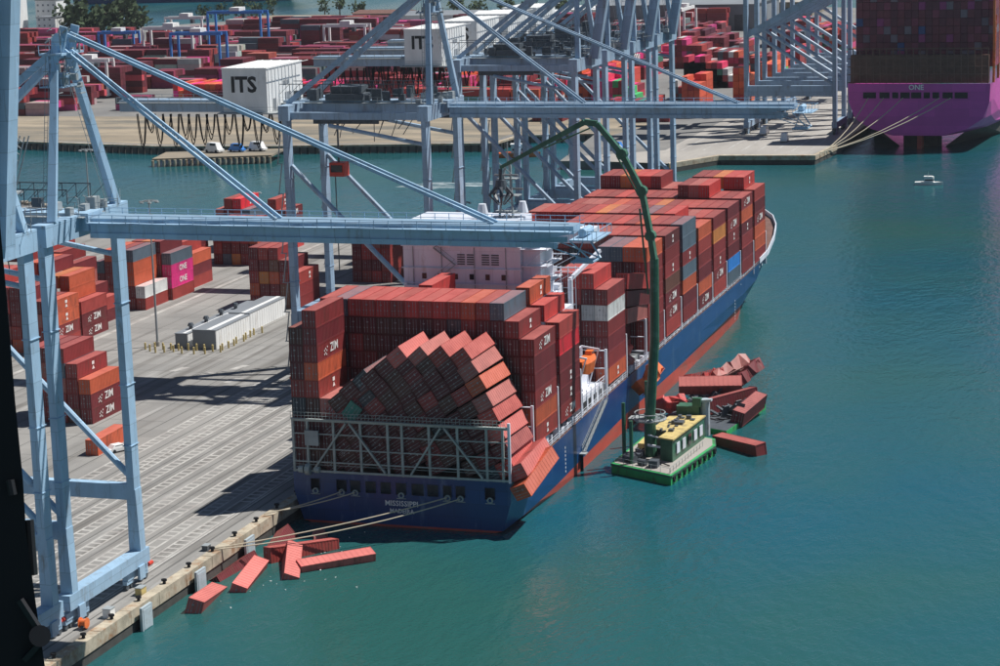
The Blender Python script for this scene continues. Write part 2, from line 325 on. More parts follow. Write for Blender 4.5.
def door_mesh():
    m = MB(); x, y, z = CW/2, -CL/2, CH
    for i in (-1, 1): m.box(-x+.19 if i < 0 else .03, -.03 if i < 0 else x-.19, y+.03, y+.08, .2, z-.17, 0)
    for xx in (-.85,-.35,.35,.85):
        m.tube((xx, y+.0, .2), (xx, y+.0, z-.2), .03, n=5, mi=1); m.box(xx-.1, xx+.1, y-.03, y, 1.0, 1.14, 1)
    m.box(-.5,-.15,y+.005,y+.029,1.9,2.1,1)
    return m.mesh('door_end', [M['cont'], M['grey']])
CBODY, CDOOR = container_mesh(), door_mesh()
def zim_mesh():
    t = text_mesh('ZIM', 2.05, .03); me = t.copy(); me.materials.clear(); me.materials.append(M['logo'])
    m = MB()
    for v in t.vertices: m.v.append((v.co.x+.8, v.co.y, v.co.z))
    for p in t.polygons: m.f.append(tuple(p.vertices)); m.m.append(0)
    for k, (a, b) in enumerate(((-2.4,-.1),(-2.9,.25),(-2.9,-.45),(-3.4,.0),(-2.1,.45),(-3.4,-.6),(-2.5,-.75))):
        m.add([(a+.24*math.cos(t_*.6283+1.57)*(1 if t_ % 2 == 0 else .45), b+.24*math.sin(t_*.6283+1.57)*(1 if t_ % 2 == 0 else .45), 0) for t_ in range(10)], [tuple(range(10))])
    return m.mesh('logo', M['logo'])
LOGO_Z = zim_mesh()
def small_mesh():
    m = MB(); m.add([(-.45,.1,0),(.45,.1,0),(.45,.75,0),(-.45,.75,0)], [(0,1,2,3)]); m.add([(-.55,-.8,0),(.55,-.8,0),(0,-.05,0)], [(0,1,2)])
    return m.mesh('emblem', M['logo'])
LOGO_S = small_mesh()
def one_mesh():
    t = text_mesh('ONE', 2.0, .03); me = t.copy(); me.materials.clear(); me.materials.append(M['logo']); return me
LOGO_O = one_mesh()
CONT = []
def cont(x, y, z, col, label, rot=None, logo=None, group=None, org='base', far=False):
    """rot: Matrix 3x3 or None; x,y,z is centre of the container's floor"""
    CONT.append(dict(p=Vector((x,y,z)), c=col, l=label, r=rot, logo=logo, g=group, far=far))
rc = random.Random(11)
def rcol(w='mix'):
    r = rc.random()
    if w == 'dark': return rc.choice(['dark maroon']*7+['dark brown']*3+['maroon','dark red','dark slate'])  # shade of the stern-facing ends put into these dark base colours
    for c, p in (('maroon',.26),('dark red',.28),('brick red',.17),('red',.07),('orange red',.09),('dusty pink red',.05),('brown',.03),('orange',.02),('slate grey',.02)):
        if r < p: return c
        r -= p
    return 'dark red'
# --- on the ship
BX = lambda r: -18.75+2.5*(r-.5)
TZ = 2.94
SIDE = {  # colours and marks of the starboard column, bottom to top
 2: [('brick red','S'),('orange red',None),('dark red','Z'),('maroon',None),('maroon',None),('dark red','Z')],
 3: [('dark red','Z'),('maroon','S'),('maroon','S'),('maroon',None),('bright red',None),('brick red',None)],
 4: [('orange red','S'),('dark red',None),('maroon',None),('dark red',None),('white',None),('dark red',None)],
 6: [('brick red',None),('dark red','Z'),('maroon','Z'),('brown',None),('dark red','S'),('dark red',None),('maroon','S')],
 7: [('dark red',None),('maroon',None),('orange red',None),('slate grey',None),('dark red','S'),('slate grey',None),('slate grey',None)],
 8: [('maroon','Z'),('orange red',None),('maroon',None),('dark red',None),('brick red',None),('orange red',None)],
 9: [('brick red',None),('dark red','Z'),('dark red','S'),('dark red',None),('orange',None),('dark red',None)],
 10: [('slate grey',None),('blue',None),('maroon',None),('dark red','S'),('dark red','Z'),('maroon',None)],
 11: [('dark red',None),('maroon',None),('dark red',None),('maroon','S'),('orange red',None),('dark red','Z')],
 12: [('dark red',None),('orange red',None),('orange red',None),('dark red','Z'),('maroon',None),('brick red',None)]}
BAY = {  # index: (y0, heights by row from port)
 2: (14.5, [8]*13+[7,6]), 3: (28.9, [7]*12+[8,7,6]), 4: (60.0, [0]*11+[7,7,7,6]),
 5: (89.5, [0]*11+[7,7,7,7]), 6: (103.8, [7]*15), 7: (118.5, [7,6,6,6,6,7,7,7,7,7,7,7,7,7,7]), 8: (132.9, [7]*13+[6,6]),
 9: (147.2, [6]*15), 10: (161.8, [6]*15), 11: (176.5, [6]*9+[7,7,7,6,6,6]), 12: (191.0, [7]*6+[6]*3+[7]*5+[6])}
BAY[3][1][5] = 8
NAMEB = {2:'second bay from the stern', 3:'third bay from the stern', 4:'bay just forward of the lifeboat', 5:'bay behind the crane mast', 6:'aftmost of the seven forward bays',
         7:'second of the seven forward bays', 8:'third of the seven forward bays', 9:'fourth of the seven forward bays', 10:'fifth of the seven forward bays', 11:'sixth of the seven forward bays', 12:'foremost bay by the bow'}
def rowname(r): return ('starboard outer row' if r == 15 else ORD[16-r]+' row from starboard') if r > 7 else ('port outer row' if r == 1 else ORD[r]+' row from port')
TOPC = {(7,15):'slate grey',(7,12):'orange red',(2,13):'slate grey',(2,5):'red',(2,9):'red',(2,12):'brick red',(2,11):'orange red',(2,7):'red',(2,2):'slate grey',(2,8):'brick red',
        (5,12):'slate grey',(5,13):'slate grey',(5,14):'orange red',(5,15):'orange red',(4,12):'dark red',(4,14):'red',(3,13):'orange red',(3,14):'red',(3,15):'brick red',(3,6):'red',
        (8,7):'orange',(8,11):'slate grey',(9,4):'dark red',(10,9):'orange',(10,5):'orange red',(11,5):'dark red',(12,3):'orange',(12,12):'orange',(12,15):'brick red',(2,14):'dark red',(2,15):'dark red'}
ks = sorted(BAY)
for b in ks:
    y0, H = BAY[b]; prev = BAY.get(b-1, (0, [0]*15))[1]
    if b == 2: prev = [3]*15
    for r in range(1, 16):
        h = H[r-1]
        for t in range(1, h+1):
            top = t == h; side = r == 15 or t > H[r]
            lside = r > 1 and t > H[r-2] and b in (4, 5)
            pv = prev[r-1]
            front = t > pv or (b == 6 and t > 3 and (r < 12)) or (b == 6 and t > 5) or b in (4, 5, 2) or (b == 6 and r == 15) or (b > 6 and r == 15 and t >= h-1) or t == pv
            if b == 3 and t < 6 and r < 15: front = False
            if not (top or side or front or lside): continue
            logo = None
            if r == 15: col, logo = SIDE.get(b, SIDE[6])[t-1] if b != 5 else ((['dark red']*6+['orange red'])[t-1], None)
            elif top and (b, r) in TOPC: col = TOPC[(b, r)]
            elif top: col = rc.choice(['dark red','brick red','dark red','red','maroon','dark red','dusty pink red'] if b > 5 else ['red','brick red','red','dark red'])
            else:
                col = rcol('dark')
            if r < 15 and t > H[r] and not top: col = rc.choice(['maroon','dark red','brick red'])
            if b == 4 and t == 5 and r == 14: col = 'grey'
            if r < 15 and t > H[r] and logo is None and rc.random() < .3: logo = 'S'
            lab = f"{col} container, {'top' if top else ORD[t]} tier, {rowname(r)}, {NAMEB[b]}"
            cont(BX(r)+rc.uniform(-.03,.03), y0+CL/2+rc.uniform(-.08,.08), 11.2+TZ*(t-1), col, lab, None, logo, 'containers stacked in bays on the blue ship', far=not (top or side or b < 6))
# --- stern bay: standing port columns
for r, h in ((1, 8), (2, 9), (3, 4)):
    for t in range(1, h+1):
        col = rcol('dark'); logo = None
        if r == 2 and t > 4: col, logo = [('brick red','S'),('orange red',None),('dark red','Z'),('maroon',None),('dark red',None)][t-5]
        if r == 3 and t == 4: col = 'dusty pink red'
        cont(BX(r), .7+CL/2+rc.uniform(-.06,.06), 9.2+2.9*(t-1), col, f"{col} container standing upright in the stern bay, {'top' if t == h else ORD[t]} tier, {rowname(r)}", None, logo, 'containers still upright at the ship stern')
# --- stern bay: leaning pile
rad_ = math.radians
TL = [(-3.6,27.7,50),(0.2,30.0,50),(4.0,30.1,50),(7.6,30.4,51),(11.1,30.25,53),(12.5,28.0,55),(13.85,25.6,57),(14.9,22.9,59),(15.9,20.25,61),(16.8,17.6,62),(17.75,15.0,62),(18.5,12.4,62)]
TC = ['maroon','salmon','dusty pink red','brick red','brick red','dusty pink red','orange red','dusty pink red','brick red','salmon','maroon','red']
for k, (tx, tz, th) in enumerate(TL):
    th = math.radians(th); w = Vector((math.cos(th), 0, -math.sin(th))); u = Vector((math.sin(th), 0, math.cos(th)))
    R_ = Matrix((w, Vector((0,1,0)), u)).transposed()
    for j in range(12):
        dth = rad_(rc.uniform(-2.6,2.6)) if j else rad_(rc.uniform(-1.5,3.0)); Rj = Matrix.Rotation(dth,3,'Y') @ R_ @ Matrix.Rotation(rad_(rc.uniform(-1.5,1.5)),3,'Z')
        p = Vector((tx, 0, tz))+Vector((rc.uniform(-.12,.12),0,rc.uniform(-.12,.12)))+w*(CW/2)-u*(2.9*(j+1))
        cc = p+u*1.45
        if cc.z < 9.2 or cc.x < -12.2 or (cc.x < -9.6 and cc.z > 24): continue
        if k == 0 and j == 0: continue
        col = TC[k] if j == 0 else rcol('dark')
        if k == 2 and j == 8: col = 'teal green'
        cont(p.x, .75+CL/2+rc.uniform(-.12,.12)-(.02*k), p.z, col, f"{col} toppled container, {'topmost' if j == 0 else ORD[j+1]+' down'} in the {ORD[k+1]} leaning stack from port", Rj, None, 'toppled containers leaning over the ship stern')
def eul(rx, ry, rz): return Matrix.Rotation(rz,3,'Z') @ Matrix.Rotation(rx,3,'X') @ Matrix.Rotation(ry,3,'Y')
rad = math.radians
cont(-9.0, .35+CL/2, 17.7, 'teal green', 'teal green end of a tilted container at the foot of the upright orange column', eul(0, rad(38), 0), None, 'toppled containers leaning over the ship stern')
cont(18.6, 6.6, 10.1, 'salmon', 'pinkish red container sliding over the starboard quarter, inner of the two hanging', eul(rad(6), rad(64), rad(-2)), None, 'containers hanging over the starboard quarter')
cont(19.9, 5.4, 8.3, 'orange red', 'salmon orange container hanging lowest over the starboard quarter, outer of two', eul(rad(16), rad(66), rad(-6)), None, 'containers hanging over the starboard quarter')
# --- collapsed bay beside the crane mast
cont(17.3, 84.5, 24.6, 'red', 'red container lying askew highest between the white box and the crane mast', eul(rad(-9), 0, rad(-9)), None, 'askew containers in the collapsed midship bay')
cont(17.0, 84.2, 21.4, 'maroon', 'maroon container lying askew in the middle behind the white box', eul(rad(-8), 0, rad(-7)), None, 'askew containers in the collapsed midship bay')
cont(16.9, 84.0, 18.4, 'dusty pink red', 'dusty pink container lying askew lowest behind the white box', eul(rad(-5), 0, rad(-5)), None, 'askew containers in the collapsed midship bay')
for r in (12, 13, 14):
    for t in range(1, 5):
        c_ = rcol('dark'); cont(BX(r)-.6, 81.2, 11.2+TZ*(t-1), c_, f'{c_} container beneath the askew ones, {ORD[t]} tier, {rowname(r)}', None, None, 'askew containers in the collapsed midship bay')
def half_cont(name, p, R_, col, L_, label, crush=.25, group=None, seed=1):
    rnd = random.Random(seed); m = MB(); n = 7; x = CW/2; vs = []
    for k in range(n+1):
        yy = -L_/2+L_*k/n; c1 = crush*rnd.uniform(-1, 1); c2 = crush*rnd.uniform(-1, 1)
        vs += [(-x+c1,yy,0+crush*rnd.random()),(x+c2,yy,crush*rnd.random()),(x+c1,yy+crush*rnd.uniform(-1,1),CH-crush*2*rnd.random()),(-x+c2,yy+crush*rnd.uniform(-1,1),CH-crush*2*rnd.random())]
    fs = [(0,1,2,3),tuple(4*n+i for i in (3,2,1,0))]
    for k in range(n):
        a = 4*k
        for i in range(4): fs.append((a+i, a+4+i, a+4+(i+1) % 4, a+(i+1) % 4))
    m.add(vs, fs); o = link(name, m.mesh(name, M['cont']), None, p, R_.to_euler(), PAL[col]); tag(o, label, 'container', group)
    rb = MB()
    for k in range(n*3):
        yy = -L_/2+.3+k*(L_-.6)/(n*3); rb.box(x-.02, x+.1, yy, yy+.2, .3, CH-.5)
    link('corrugated_side', rb.mesh('corrugated_side', M['cont']), o, color=PAL[col]); return o
half_cont('crushed_container', (20.4,79.6,7.6), eul(rad(22),rad(48),rad(-12)), 'vivid orange', 8.5, 'crumpled orange container hanging over the ship side beside the crane mast', .55, None, 4)
half_cont('crushed_container', (17.6,78.6,13.2), eul(rad(-8),rad(-70),rad(5)), 'red', 6, 'crushed pink red container wedged above the crumpled orange one', .3, None, 5)
half_cont('crushed_container', (17.9,76.9,10.8), eul(rad(-5),rad(-60),rad(-5)), 'dusty pink red', 6, 'crushed pale pink container wedged left of the crumpled orange one', .3, None, 6)
# --- near yard
def block(nm, x0, y0, heights, base=ZQ, cols=None, logos=None, where='', gap=2.62, allv=False, nfront=True):
    for k, h in enumerate(heights):
        right = heights[k-1] if k else 0
        for t in range(1, h+1):
            if not (t == h or t > right or nfront or k == 0): continue
            col = (cols or {}).get((k, t)) or rcol(); lg = (logos or {}).get((k, t))
            cont(x0-CW/2-gap*k, y0+CL/2+rc.uniform(-.08,.08), base+2.9*(t-1), col, f"{col} container, {'top' if t == h else ORD[t]} tier, {ORD[k+1]} row from the right, {where}", None, lg, 'containers stacked in the near yard')
block('A', -78.6, 43.5, [3,4,5,5,5], cols={(0,3):'orange red',(0,1):'maroon',(0,2):'maroon',(1,4):'dark red',(2,5):'dark red'}, logos={(0,1):'Z',(0,2):'Z',(1,4):'S'}, where='stack nearest the quay lanes')
block('Ba', -118.4, 101.8, [4,4,5,5,5,6,6], cols={(0,4):'orange red',(0,3):'orange red',(0,2):'dark red'}, logos={(0,3):'S',(0,4):'S',(0,2):'Z'}, where='stack between the near crane legs')
block('Bb', -119.6, 117.2, [3,5,5,6,6,7,7], cols={(0,3):'brick red',(0,2):'maroon',(0,1):'maroon',(1,5):'orange red',(1,4):'orange red',(2,5):'orange',(3,6):'maroon'}, logos={(0,1):'Z',(0,2):'Z'}, where='stack just behind the orange one', nfront=False)
block('Bc', -124, 131.5, [2,3,5,6,7,7], cols={(5,7):'red',(4,7):'brick red'}, where='third stack back behind the near legs', nfront=False)
block('C', -121.6, 152.6, [2,5,5,5,4], cols={(0,2):'white',(0,1):'brick red',(1,5):'slate grey',(1,4):'orange red',(1,3):'orange red'}, where='stack with the white corner box')
block('D', -120.9, 165.9, [4,5,5,5], cols={(0,4):'slate grey',(0,3):'pink',(0,2):'pink',(0,1):'brick red'}, logos={(0,3):'O',(0,2):'O'}, where='stack with two pink boxes')
block('D2', -122.9, 181, [3,4,5,5,4], cols={(0,3):'orange red',(1,4):'brick red'}, where='stack directly behind the pink boxes')
block('E', -134.4, 203.8, [4,4,4,3], where='stack left of the shaded dark wall of boxes')
block('E2', -120.3, 216.5, [3,4,4,4,4], cols={(0,3):'orange red',(1,4):'dark red'}, logos={(0,2):'Z'}, where='wall of boxes under near boom')
block('E3', -121.3, 238, [4,5,3,0,4,5,5,4], cols={(0,4):'maroon',(1,5):'brick red',(4,4):'slate grey',(5,5):'bright red',(6,5):'brick red'}, logos={(0,4):'Z',(1,5):'S',(5,5):'S'}, where='far stack above the near boom')
block('F', -84.8, 160.4, [3,4,5,5,5], cols={(0,3):'brick red',(2,5):'dark red'}, logos={(0,3):'S'}, where='stack behind the grey sheds')
block('G', -75.3, 196.6, [4,4,4,4], where='stack in shade beside the ship accommodation')
cont(-67.4, 27.6, ZQ, 'orange red', 'single orange red container alone on the quay beside the white car', eul(0,0,rad(2)), None, 'containers stacked in the near yard')
# --- in the water beside the quay and the ship
FG = 'lost containers floating beside the quay'
cont(-15.6, -42.6, -1.5, 'salmon', 'short-looking pinkish red container floating nearest the camera below the fender', eul(rad(-7), rad(16), rad(9)), None, FG)
cont(-13.6, -31.8, -1.3, 'salmon', 'pinkish red container floating second along the quay, parallel to it', eul(rad(3), rad(20), rad(8)), None, FG)
cont(-16.6, -27.5, -1.9, 'maroon', 'dark maroon container half sunk in the shade of the quay wall', eul(rad(3), rad(-30), rad(-4)), None, FG)
cont(-3.1, -21.4, -1.4, 'salmon', 'long bright pinkish red container floating farthest out, lying across', eul(rad(1), rad(12), rad(-48)), None, FG)
cont(-9.8, -24.6, -1.1, 'salmon', 'red container with white lettering floating on end toward the camera', eul(rad(8), rad(22), rad(20)), 'Z', FG)
cont(-10.2, -17.8, -1.0, 'brick red', 'broad brick red container floating flat behind the lettered one', eul(rad(-4), rad(-8), rad(-38)), None, FG)
cont(-15.0, -14.6, -1.8, 'maroon', 'dark container tipped against the quay wall under the mooring lines', eul(rad(10), rad(-35), rad(5)), None, FG)
half_cont('torn_container_panel', (-11.6,-9.5,-1.6), eul(rad(35),rad(80),rad(30)), 'dusty pink red', 5, 'torn pink container panel sticking out of the water under the mooring lines', .4, None, 9)
SG = 'wrecked containers piled on the salvage barge'
cont(30.1, 92.6, 3.4, 'salmon', 'long salmon container lying across the top of the wreck pile', eul(0, rad(42), rad(-76)), None, SG)
cont(39.6, 82.5, .9, 'maroon', 'long maroon container on the right edge of the wreck pile', eul(rad(5), rad(14), rad(-9)), None, SG)
cont(42.9, 60.6, -.9, 'dark red', 'dark red container with a salmon top slipping off into open water', eul(rad(2), rad(6), rad(-128)), None, SG)
cont(35.6, 86.0, 1.4, 'maroon', 'dark maroon container under the salmon one in the wreck pile', eul(rad(4), rad(-10), rad(-40)), None, SG)
half_cont('crushed_container', (24.8,80.5,2.0), eul(0,rad(20),rad(-50)), 'red', 7, 'crushed pink container at the left end of the wreck pile beside the hull', .5, SG, 12)
half_cont('crushed_container', (28.2,99,3.0), eul(rad(8),rad(-30),rad(-60)), 'red', 8, 'torn red container behind the salmon one, left of the others', .6, SG, 13)
half_cont('crushed_container', (31.5,103,4.2), eul(rad(12),rad(35),rad(-35)), 'dusty pink red', 9, 'torn pale pink container sticking up highest behind the salmon one', .6, SG, 14)
half_cont('crushed_container', (36.4,101,3.8), eul(rad(18),rad(-28),rad(-25)), 'maroon', 8, 'torn maroon container sticking up at the right behind the salmon one', .6, SG, 15)

def emit_containers():
    CONT.sort(key=lambda c: (c['p']-CAM).length*(.45 if c['r'] else 1)*(.6 if c['logo'] else 1)*(1.3 if c['far'] else 1))
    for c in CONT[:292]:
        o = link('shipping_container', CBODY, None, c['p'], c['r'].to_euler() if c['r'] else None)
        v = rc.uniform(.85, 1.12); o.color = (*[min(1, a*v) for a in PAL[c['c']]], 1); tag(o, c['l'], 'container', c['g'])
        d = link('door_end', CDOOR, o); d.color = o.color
        if c['logo']:
            me = {'Z': LOGO_Z, 'S': LOGO_S, 'O': LOGO_O}[c['logo']]
            link('logo', me, o, (CW/2+.035, .3, 1.45), face_rot('+x'))
    return CONT[292:]
REST = emit_containers()
SB = []    # boxes for the stuff mesh: (x0,x1,y0,y1,z0,z1,colour)
def jit(c, a=.14):
    v = rc.uniform(1-a, 1+a); return tuple(min(1, k*v) for k in c)
RV, RF, RCOL = [], [], []
for c in REST:
    mx = Matrix.Translation(c['p']) @ (c['r'].to_4x4() if c['r'] else Matrix())
    col = jit(PAL[c['c']])
    for me in ((CBODY, CDOOR) if (c['p']-CAM).length < 640 else (CBODY,)):
        o = len(RV); RV += [tuple(mx @ v.co) for v in me.vertices]
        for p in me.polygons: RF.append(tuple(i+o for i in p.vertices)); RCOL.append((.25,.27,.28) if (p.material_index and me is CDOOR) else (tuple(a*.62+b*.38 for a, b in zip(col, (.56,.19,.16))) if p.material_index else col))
# ------------------------------------------------------------------ the blue ship
ship = Thing('container_ship', (0,0,0), 'blue container ship with red boot stripe moored at the quay, stern bay collapsed', 'ship')
ST = [ # y, z levels [zd,.62zd,3.5,1.8,0,-3] half breadths
 (0,   8.5, (18.75,18.7,18.2,17.2,15.9,11)), (3, 8.5, (18.75,18.72,18.4,17.5,16.3,12)), (8, 8.5, (18.75,18.75,18.6,18.0,17.0,13)), (16, 8.6, (18.75,18.75,18.7,18.4,17.8,15)),
 (26, 8.8, (18.75,18.75,18.75,18.7,18.5,17)), (40, 9.2, (18.75,)*5+(18.4,)), (70, 9.6, (18.75,)*6), (110, 10, (18.75,)*5+(18.6,)), (135, 10.1, (18.75,18.75,18.7,18.4,18.1,17.5)),
 (157, 10.2, (18.75,18.75,18.4,17.9,17.6,17)), (180, 10.3, (18.75,18.6,17.9,17.2,16.8,15)), (196, 10.7, (18.75,18.0,16.3,15.0,14.2,12)), (206, 11.2, (18.75,16.8,14.0,12.2,11.2,9)),
 (216, 13.2, (18.3,14.6,11.2,9.2,8.2,6.5)), (226, 14.4, (16.8,12,8,6.2,5.3,4)), (236, 15, (14,8.6,5,3.4,2.8,2)), (246, 15.4, (9.2,4.6,2.2,1.4,1.1,.8)), (254, 15.7, (3.6,1.2,.5,.35,.3,.2)), (257, 15.8, (.3,.2,.15,.1,.1,.1))]
def sect(s):
    y, zd, h = s; zs = (zd, max(4.2,.62*zd), 3.6, .35+2.6*min(1,y/65), 0, -3); return [(h[i], y, zs[i]) for i in range(6)]
hm = MB(); bm_ = MB()
for a, b in zip(ST[:-1], ST[1:]):
    A, B = sect(a), sect(b)
    for i in range(5):
        tgt = hm if i < 3 else bm_
        tgt.quad(A[i], A[i+1], B[i+1], B[i]); mir = lambda p: (-p[0], p[1], p[2])
        tgt.quad(mir(A[i]), mir(B[i]), mir(B[i+1]), mir(A[i+1]))
# transom in strips, with recessed mooring openings
OP = sorted([(-14.9,1.7),(-10.3,1.9),(-7.9,1.9),(-5.2,1.9),(-2.6,1.9),(0.05,1.9),(2.9,2.2),(5.5,2.0),(8.0,1.6),(10.2,1.7),(15.2,1.8)])
z0, z1 = 5.4, 7.5
def tr(xa, xb, za, zb, mb): mb.quad((xa,0,za),(xb,0,za),(xb,0,zb),(xa,0,zb))
hm.add([(-18.75,0,8.5),(-18.74,0,z1),(18.74,0,z1),(18.75,0,8.5)], [(0,1,2,3)])
edge = [-18.72]+[v for x, w in OP for v in (x-w/2, x+w/2)]+[18.72]
for k in range(0, len(edge)-1, 2): tr(edge[k], edge[k+1], z0, z1, hm)
hm.add([(-18.7,0,z0),(-18.2,0,3.5),(18.2,0,3.5),(18.7,0,z0)], [(0,1,2,3)])
hm.add([(-18.2,0,3.5),(-17.2,0,.35),(17.2,0,.35),(18.2,0,3.5)], [(0,1,2,3)])
bm_.add([(-17.2,-.02,.35),(-15.9,-.02,0),(-11,-.02,-3),(11,-.02,-3),(15.9,-.02,0),(17.2,-.02,.35)], [(0,1,2,3,4,5)])
ship.part('hull', hm, M['hull']); ship.part('boot_stripe', bm_, M['boot'])
ship.part('mooring_deck_recess', MB().box(-18.3,18.3,1.8,1.9,5.0,8.0).box(-18.3,18.3,.03,1.8,5.0,5.35), M['mach'])
for x, w in OP:
    f = MB(); f.beam((x-w/2,-.04,z0),(x+w/2,-.04,z0),.12,.14).beam((x-w/2,-.04,z1),(x+w/2,-.04,z1),.1,.12); f.beam((x-w/2,-.04,z0),(x-w/2,-.04,z1),.1).beam((x+w/2,-.04,z0),(x+w/2,-.04,z1),.1)
    ship.part('opening_frame', f, M['hull'])
for x in (-14.9,-10.3,-7.9,0.05,8.0,10.2,15.2):
    ship.part('fairlead', MB().ring((x,-.1,z0-.05),.42,.15,12,'y').box(x-.8,x+.8,-.12,-.03,z0-.62,z0-.5), M['lash'])
for body, s, z in (('MISSISSIPPI',1.25,3.95),('MADEIRA',1.0,2.7)):
    me = text_mesh(body, s, .02).copy(); me.materials.clear(); me.materials.append(M['logo'])
    link('ship_name', me, ship.o, (.05,-.05,z), face_rot('-y'))
dk = MB()
for a, b in zip(ST[:-1], ST[1:]):
    dk.quad((-a[2][0]+.1,a[0],a[1]-.1),(a[2][0]-.1,a[0],a[1]-.1),(b[2][0]-.1,b[0],b[1]-.1),(-b[2][0]+.1,b[0],b[1]-.1))
ship.part('deck', dk, M['deck'])
# bulwark and side rail
bw = MB()
for sgn in (-1, 1):
    for a, b in zip(ST[11:-1], ST[12:]):
        bw.beam((sgn*a[2][0],a[0],a[1]+.35),(sgn*b[2][0],b[0],b[1]+.35),.22,1.3)
ship.part('bow_bulwark', bw, M['shipwhite'])
for sgn in (-1, 1):
    rl = MB(); prev = None
    for i in range(0, 80):
        y = .5+i*2.5
        zz = 8.5
        for a, b in zip(ST[:-1], ST[1:]):
            if a[0] <= y <= b[0]: zz = a[1]+(b[1]-a[1])*(y-a[0])/(b[0]-a[0])
        rl.beam((sgn*18.6,y,zz),(sgn*18.6,y,zz+1.15),.07)
        if prev:
            for h in (1.15,.7,.35): rl.beam((sgn*18.6,prev[0],prev[1]+h),(sgn*18.6,y,zz+h),.06)
        prev = (y, zz)
    ship.part('deck_rail', rl, M['shipwhite'])
# hatch coamings and white side stanchions
hc = MB()
for b in ks:
    if b in BAY: hc.box(-17.2,17.2,BAY[b][0]-.3,BAY[b][0]+CL+.3,8.4,11.15)
hc.box(-17.2,17.2,74,88,9,11.1)
ship.part('hatch_coaming', hc, M['grey'], kind='stuff')
sd = MB()
rs = random.Random(5)
for i in range(62):
    y = 15+i*3.1
    if 43 < y < 59: continue
    sd.box(17.6,18.3,y,y+rs.uniform(.5,1.6),9.0,9.6+rs.uniform(.3,1.4))
ship.part('side_deck_fittings', sd, M['shipwhite'], kind='stuff')
for y in (13.2, 27.6, 41.7, 58.9, 73.0, 87.9, 102.4, 117.0, 131.6, 146.0, 160.5, 175.1, 189.7, 204.2):
    lb = MB(); zt = 18.0 if y < 100 else 17.0
    for x in (18.5, 13.7, 8.7, 3.7, -3.7, -8.7, -13.7, -18.5): lb.beam((x,y,9),(x,y,zt),.42 if abs(x) > 18 else .3)
    for z in (11.6, 14.4, zt-.3): lb.beam((-18.5,y,z),(18.5,y,z),.45,.14)
    ship.part('lashing_bridge', lb, M['shipwhite'])
# stern lashing bridge
for x in (-18.4,-15.9,-11.3,-6.6,-1.9,.55,5.2,10.0,14.9,17.6):
    ship.part('lashing_post', MB().beam((x,-.05,8.5),(x,-.05,17.3),.4,.3), M['lash'])
ship.part('corner_post', MB().beam((18.7,-.1,8.4),(18.7,-.1,18.2),.42,.4), M['shipwhite'])
for z, hh in ((17.3,.5),(15.0,.18),(12.5,.18),(10.3,.2),(8.75,.35)): ship.part('lashing_beam', MB().box(-18.55,18.5,-.28,-.12,z-hh/2,z+hh/2), M['lash'])
for a, b in (((-14.9,9),(-9,17)),((-8.4,17),(-2.4,9)),((2,9),(7.3,17)),((7.9,17),(14.2,9))): ship.part('diagonal_brace', MB().beam((a[0],-.32,a[1]),(b[0],-.32,b[1]),.42,.3), M['lash'])
wk = MB().box(-18.5,18.3,-.9,-.3,17.55,17.62)
for k in range(60):
    x = -18.4+k*.62; wk.beam((x,-.85,17.6),(x,-.85,18.7),.05)
for z in (18.7,18.15): wk.beam((-18.5,-.85,z),(18.3,-.85,z),.06)
for z in (9.9,): 
    wk.beam((-18.5,-.5,z),(18.3,-.5,z),.06)
ship.part('walkway_rail', wk, M['lash'])
ship.part('control_panel', MB().box(-16.2,-13.8,-.6,-.3,13.1,15.6), M['grey'])
wl = MB()
for x, h in ((-17.5,1.4),(-16.3,2.1),(-14.7,1.2)): wl.tube((x,-.3,9),(x+.8,-.3,9),h*.45,n=10)
ship.part('winch', wl, M['lash'])
# accommodation block
ac = ship.part('accommodation', MB().box(-15.5,6.6,46.6,56,11,41.5).box(-15.5,6.6,45.9,46.6,11,20), M['shipwhite'])
for k_, z in enumerate((22.6,25.6,28.6,31.6,34.4,38.4)): ship.part('deck_ledge', MB().box(-15.8,6.9,46.25,46.59,z,z+.16), M['shipwhite'], ac)
rp = MB()
for x in (-13.6,-8.2,-2.0,3.9): rp.tube((x,46.45,20),(x,46.45,40.5),.09,n=5)
ship.part('drain_pipe', rp, M['grey'], ac, kind='stuff')
for x0, x1, z0_, z1_, d in ((-15.2,-11.5,22.8,31.4,.9),(3.0,6.2,20,27,.8),(-10.6,-6.4,38.6,40.9,.7)): ship.part('deckhouse_bay', MB().box(x0,x1,46.59-d,46.58,z0_,z1_), M['shipwhite'], ac)
sf = MB()
for k in range(7):
    z = 20.2+k*3; sf.beam((-9.5+(k%2)*4,46.1,z),(-5.5-(k%2)*4,46.1,z+3),.5,.12); sf.beam((-9.5+(k%2)*4,45.9,z+1),(-5.5-(k%2)*4,45.9,z+4),.07)
ship.part('outside_stair', sf, M['grey'], ac)
gr = MB()
for x in (-5.2,-3.4,-.6,1.2):
    for k in range(5): gr.box(x,x+1.4,46.5,46.58,35.2+k*.42,35.42+k*.42)
ship.part('ventilation_grille', gr, M['mach'], ac, kind='stuff')
wn = MB()
for z in (20.5,23.5,26.5,29.5,32.5): 
    for x in (-12,-9,-6,-3,0,3): wn.box(x,x+.8,46.52,46.59,z,z+1)
ship.part('cabin_window', wn, M['glass'], ac, kind='stuff')
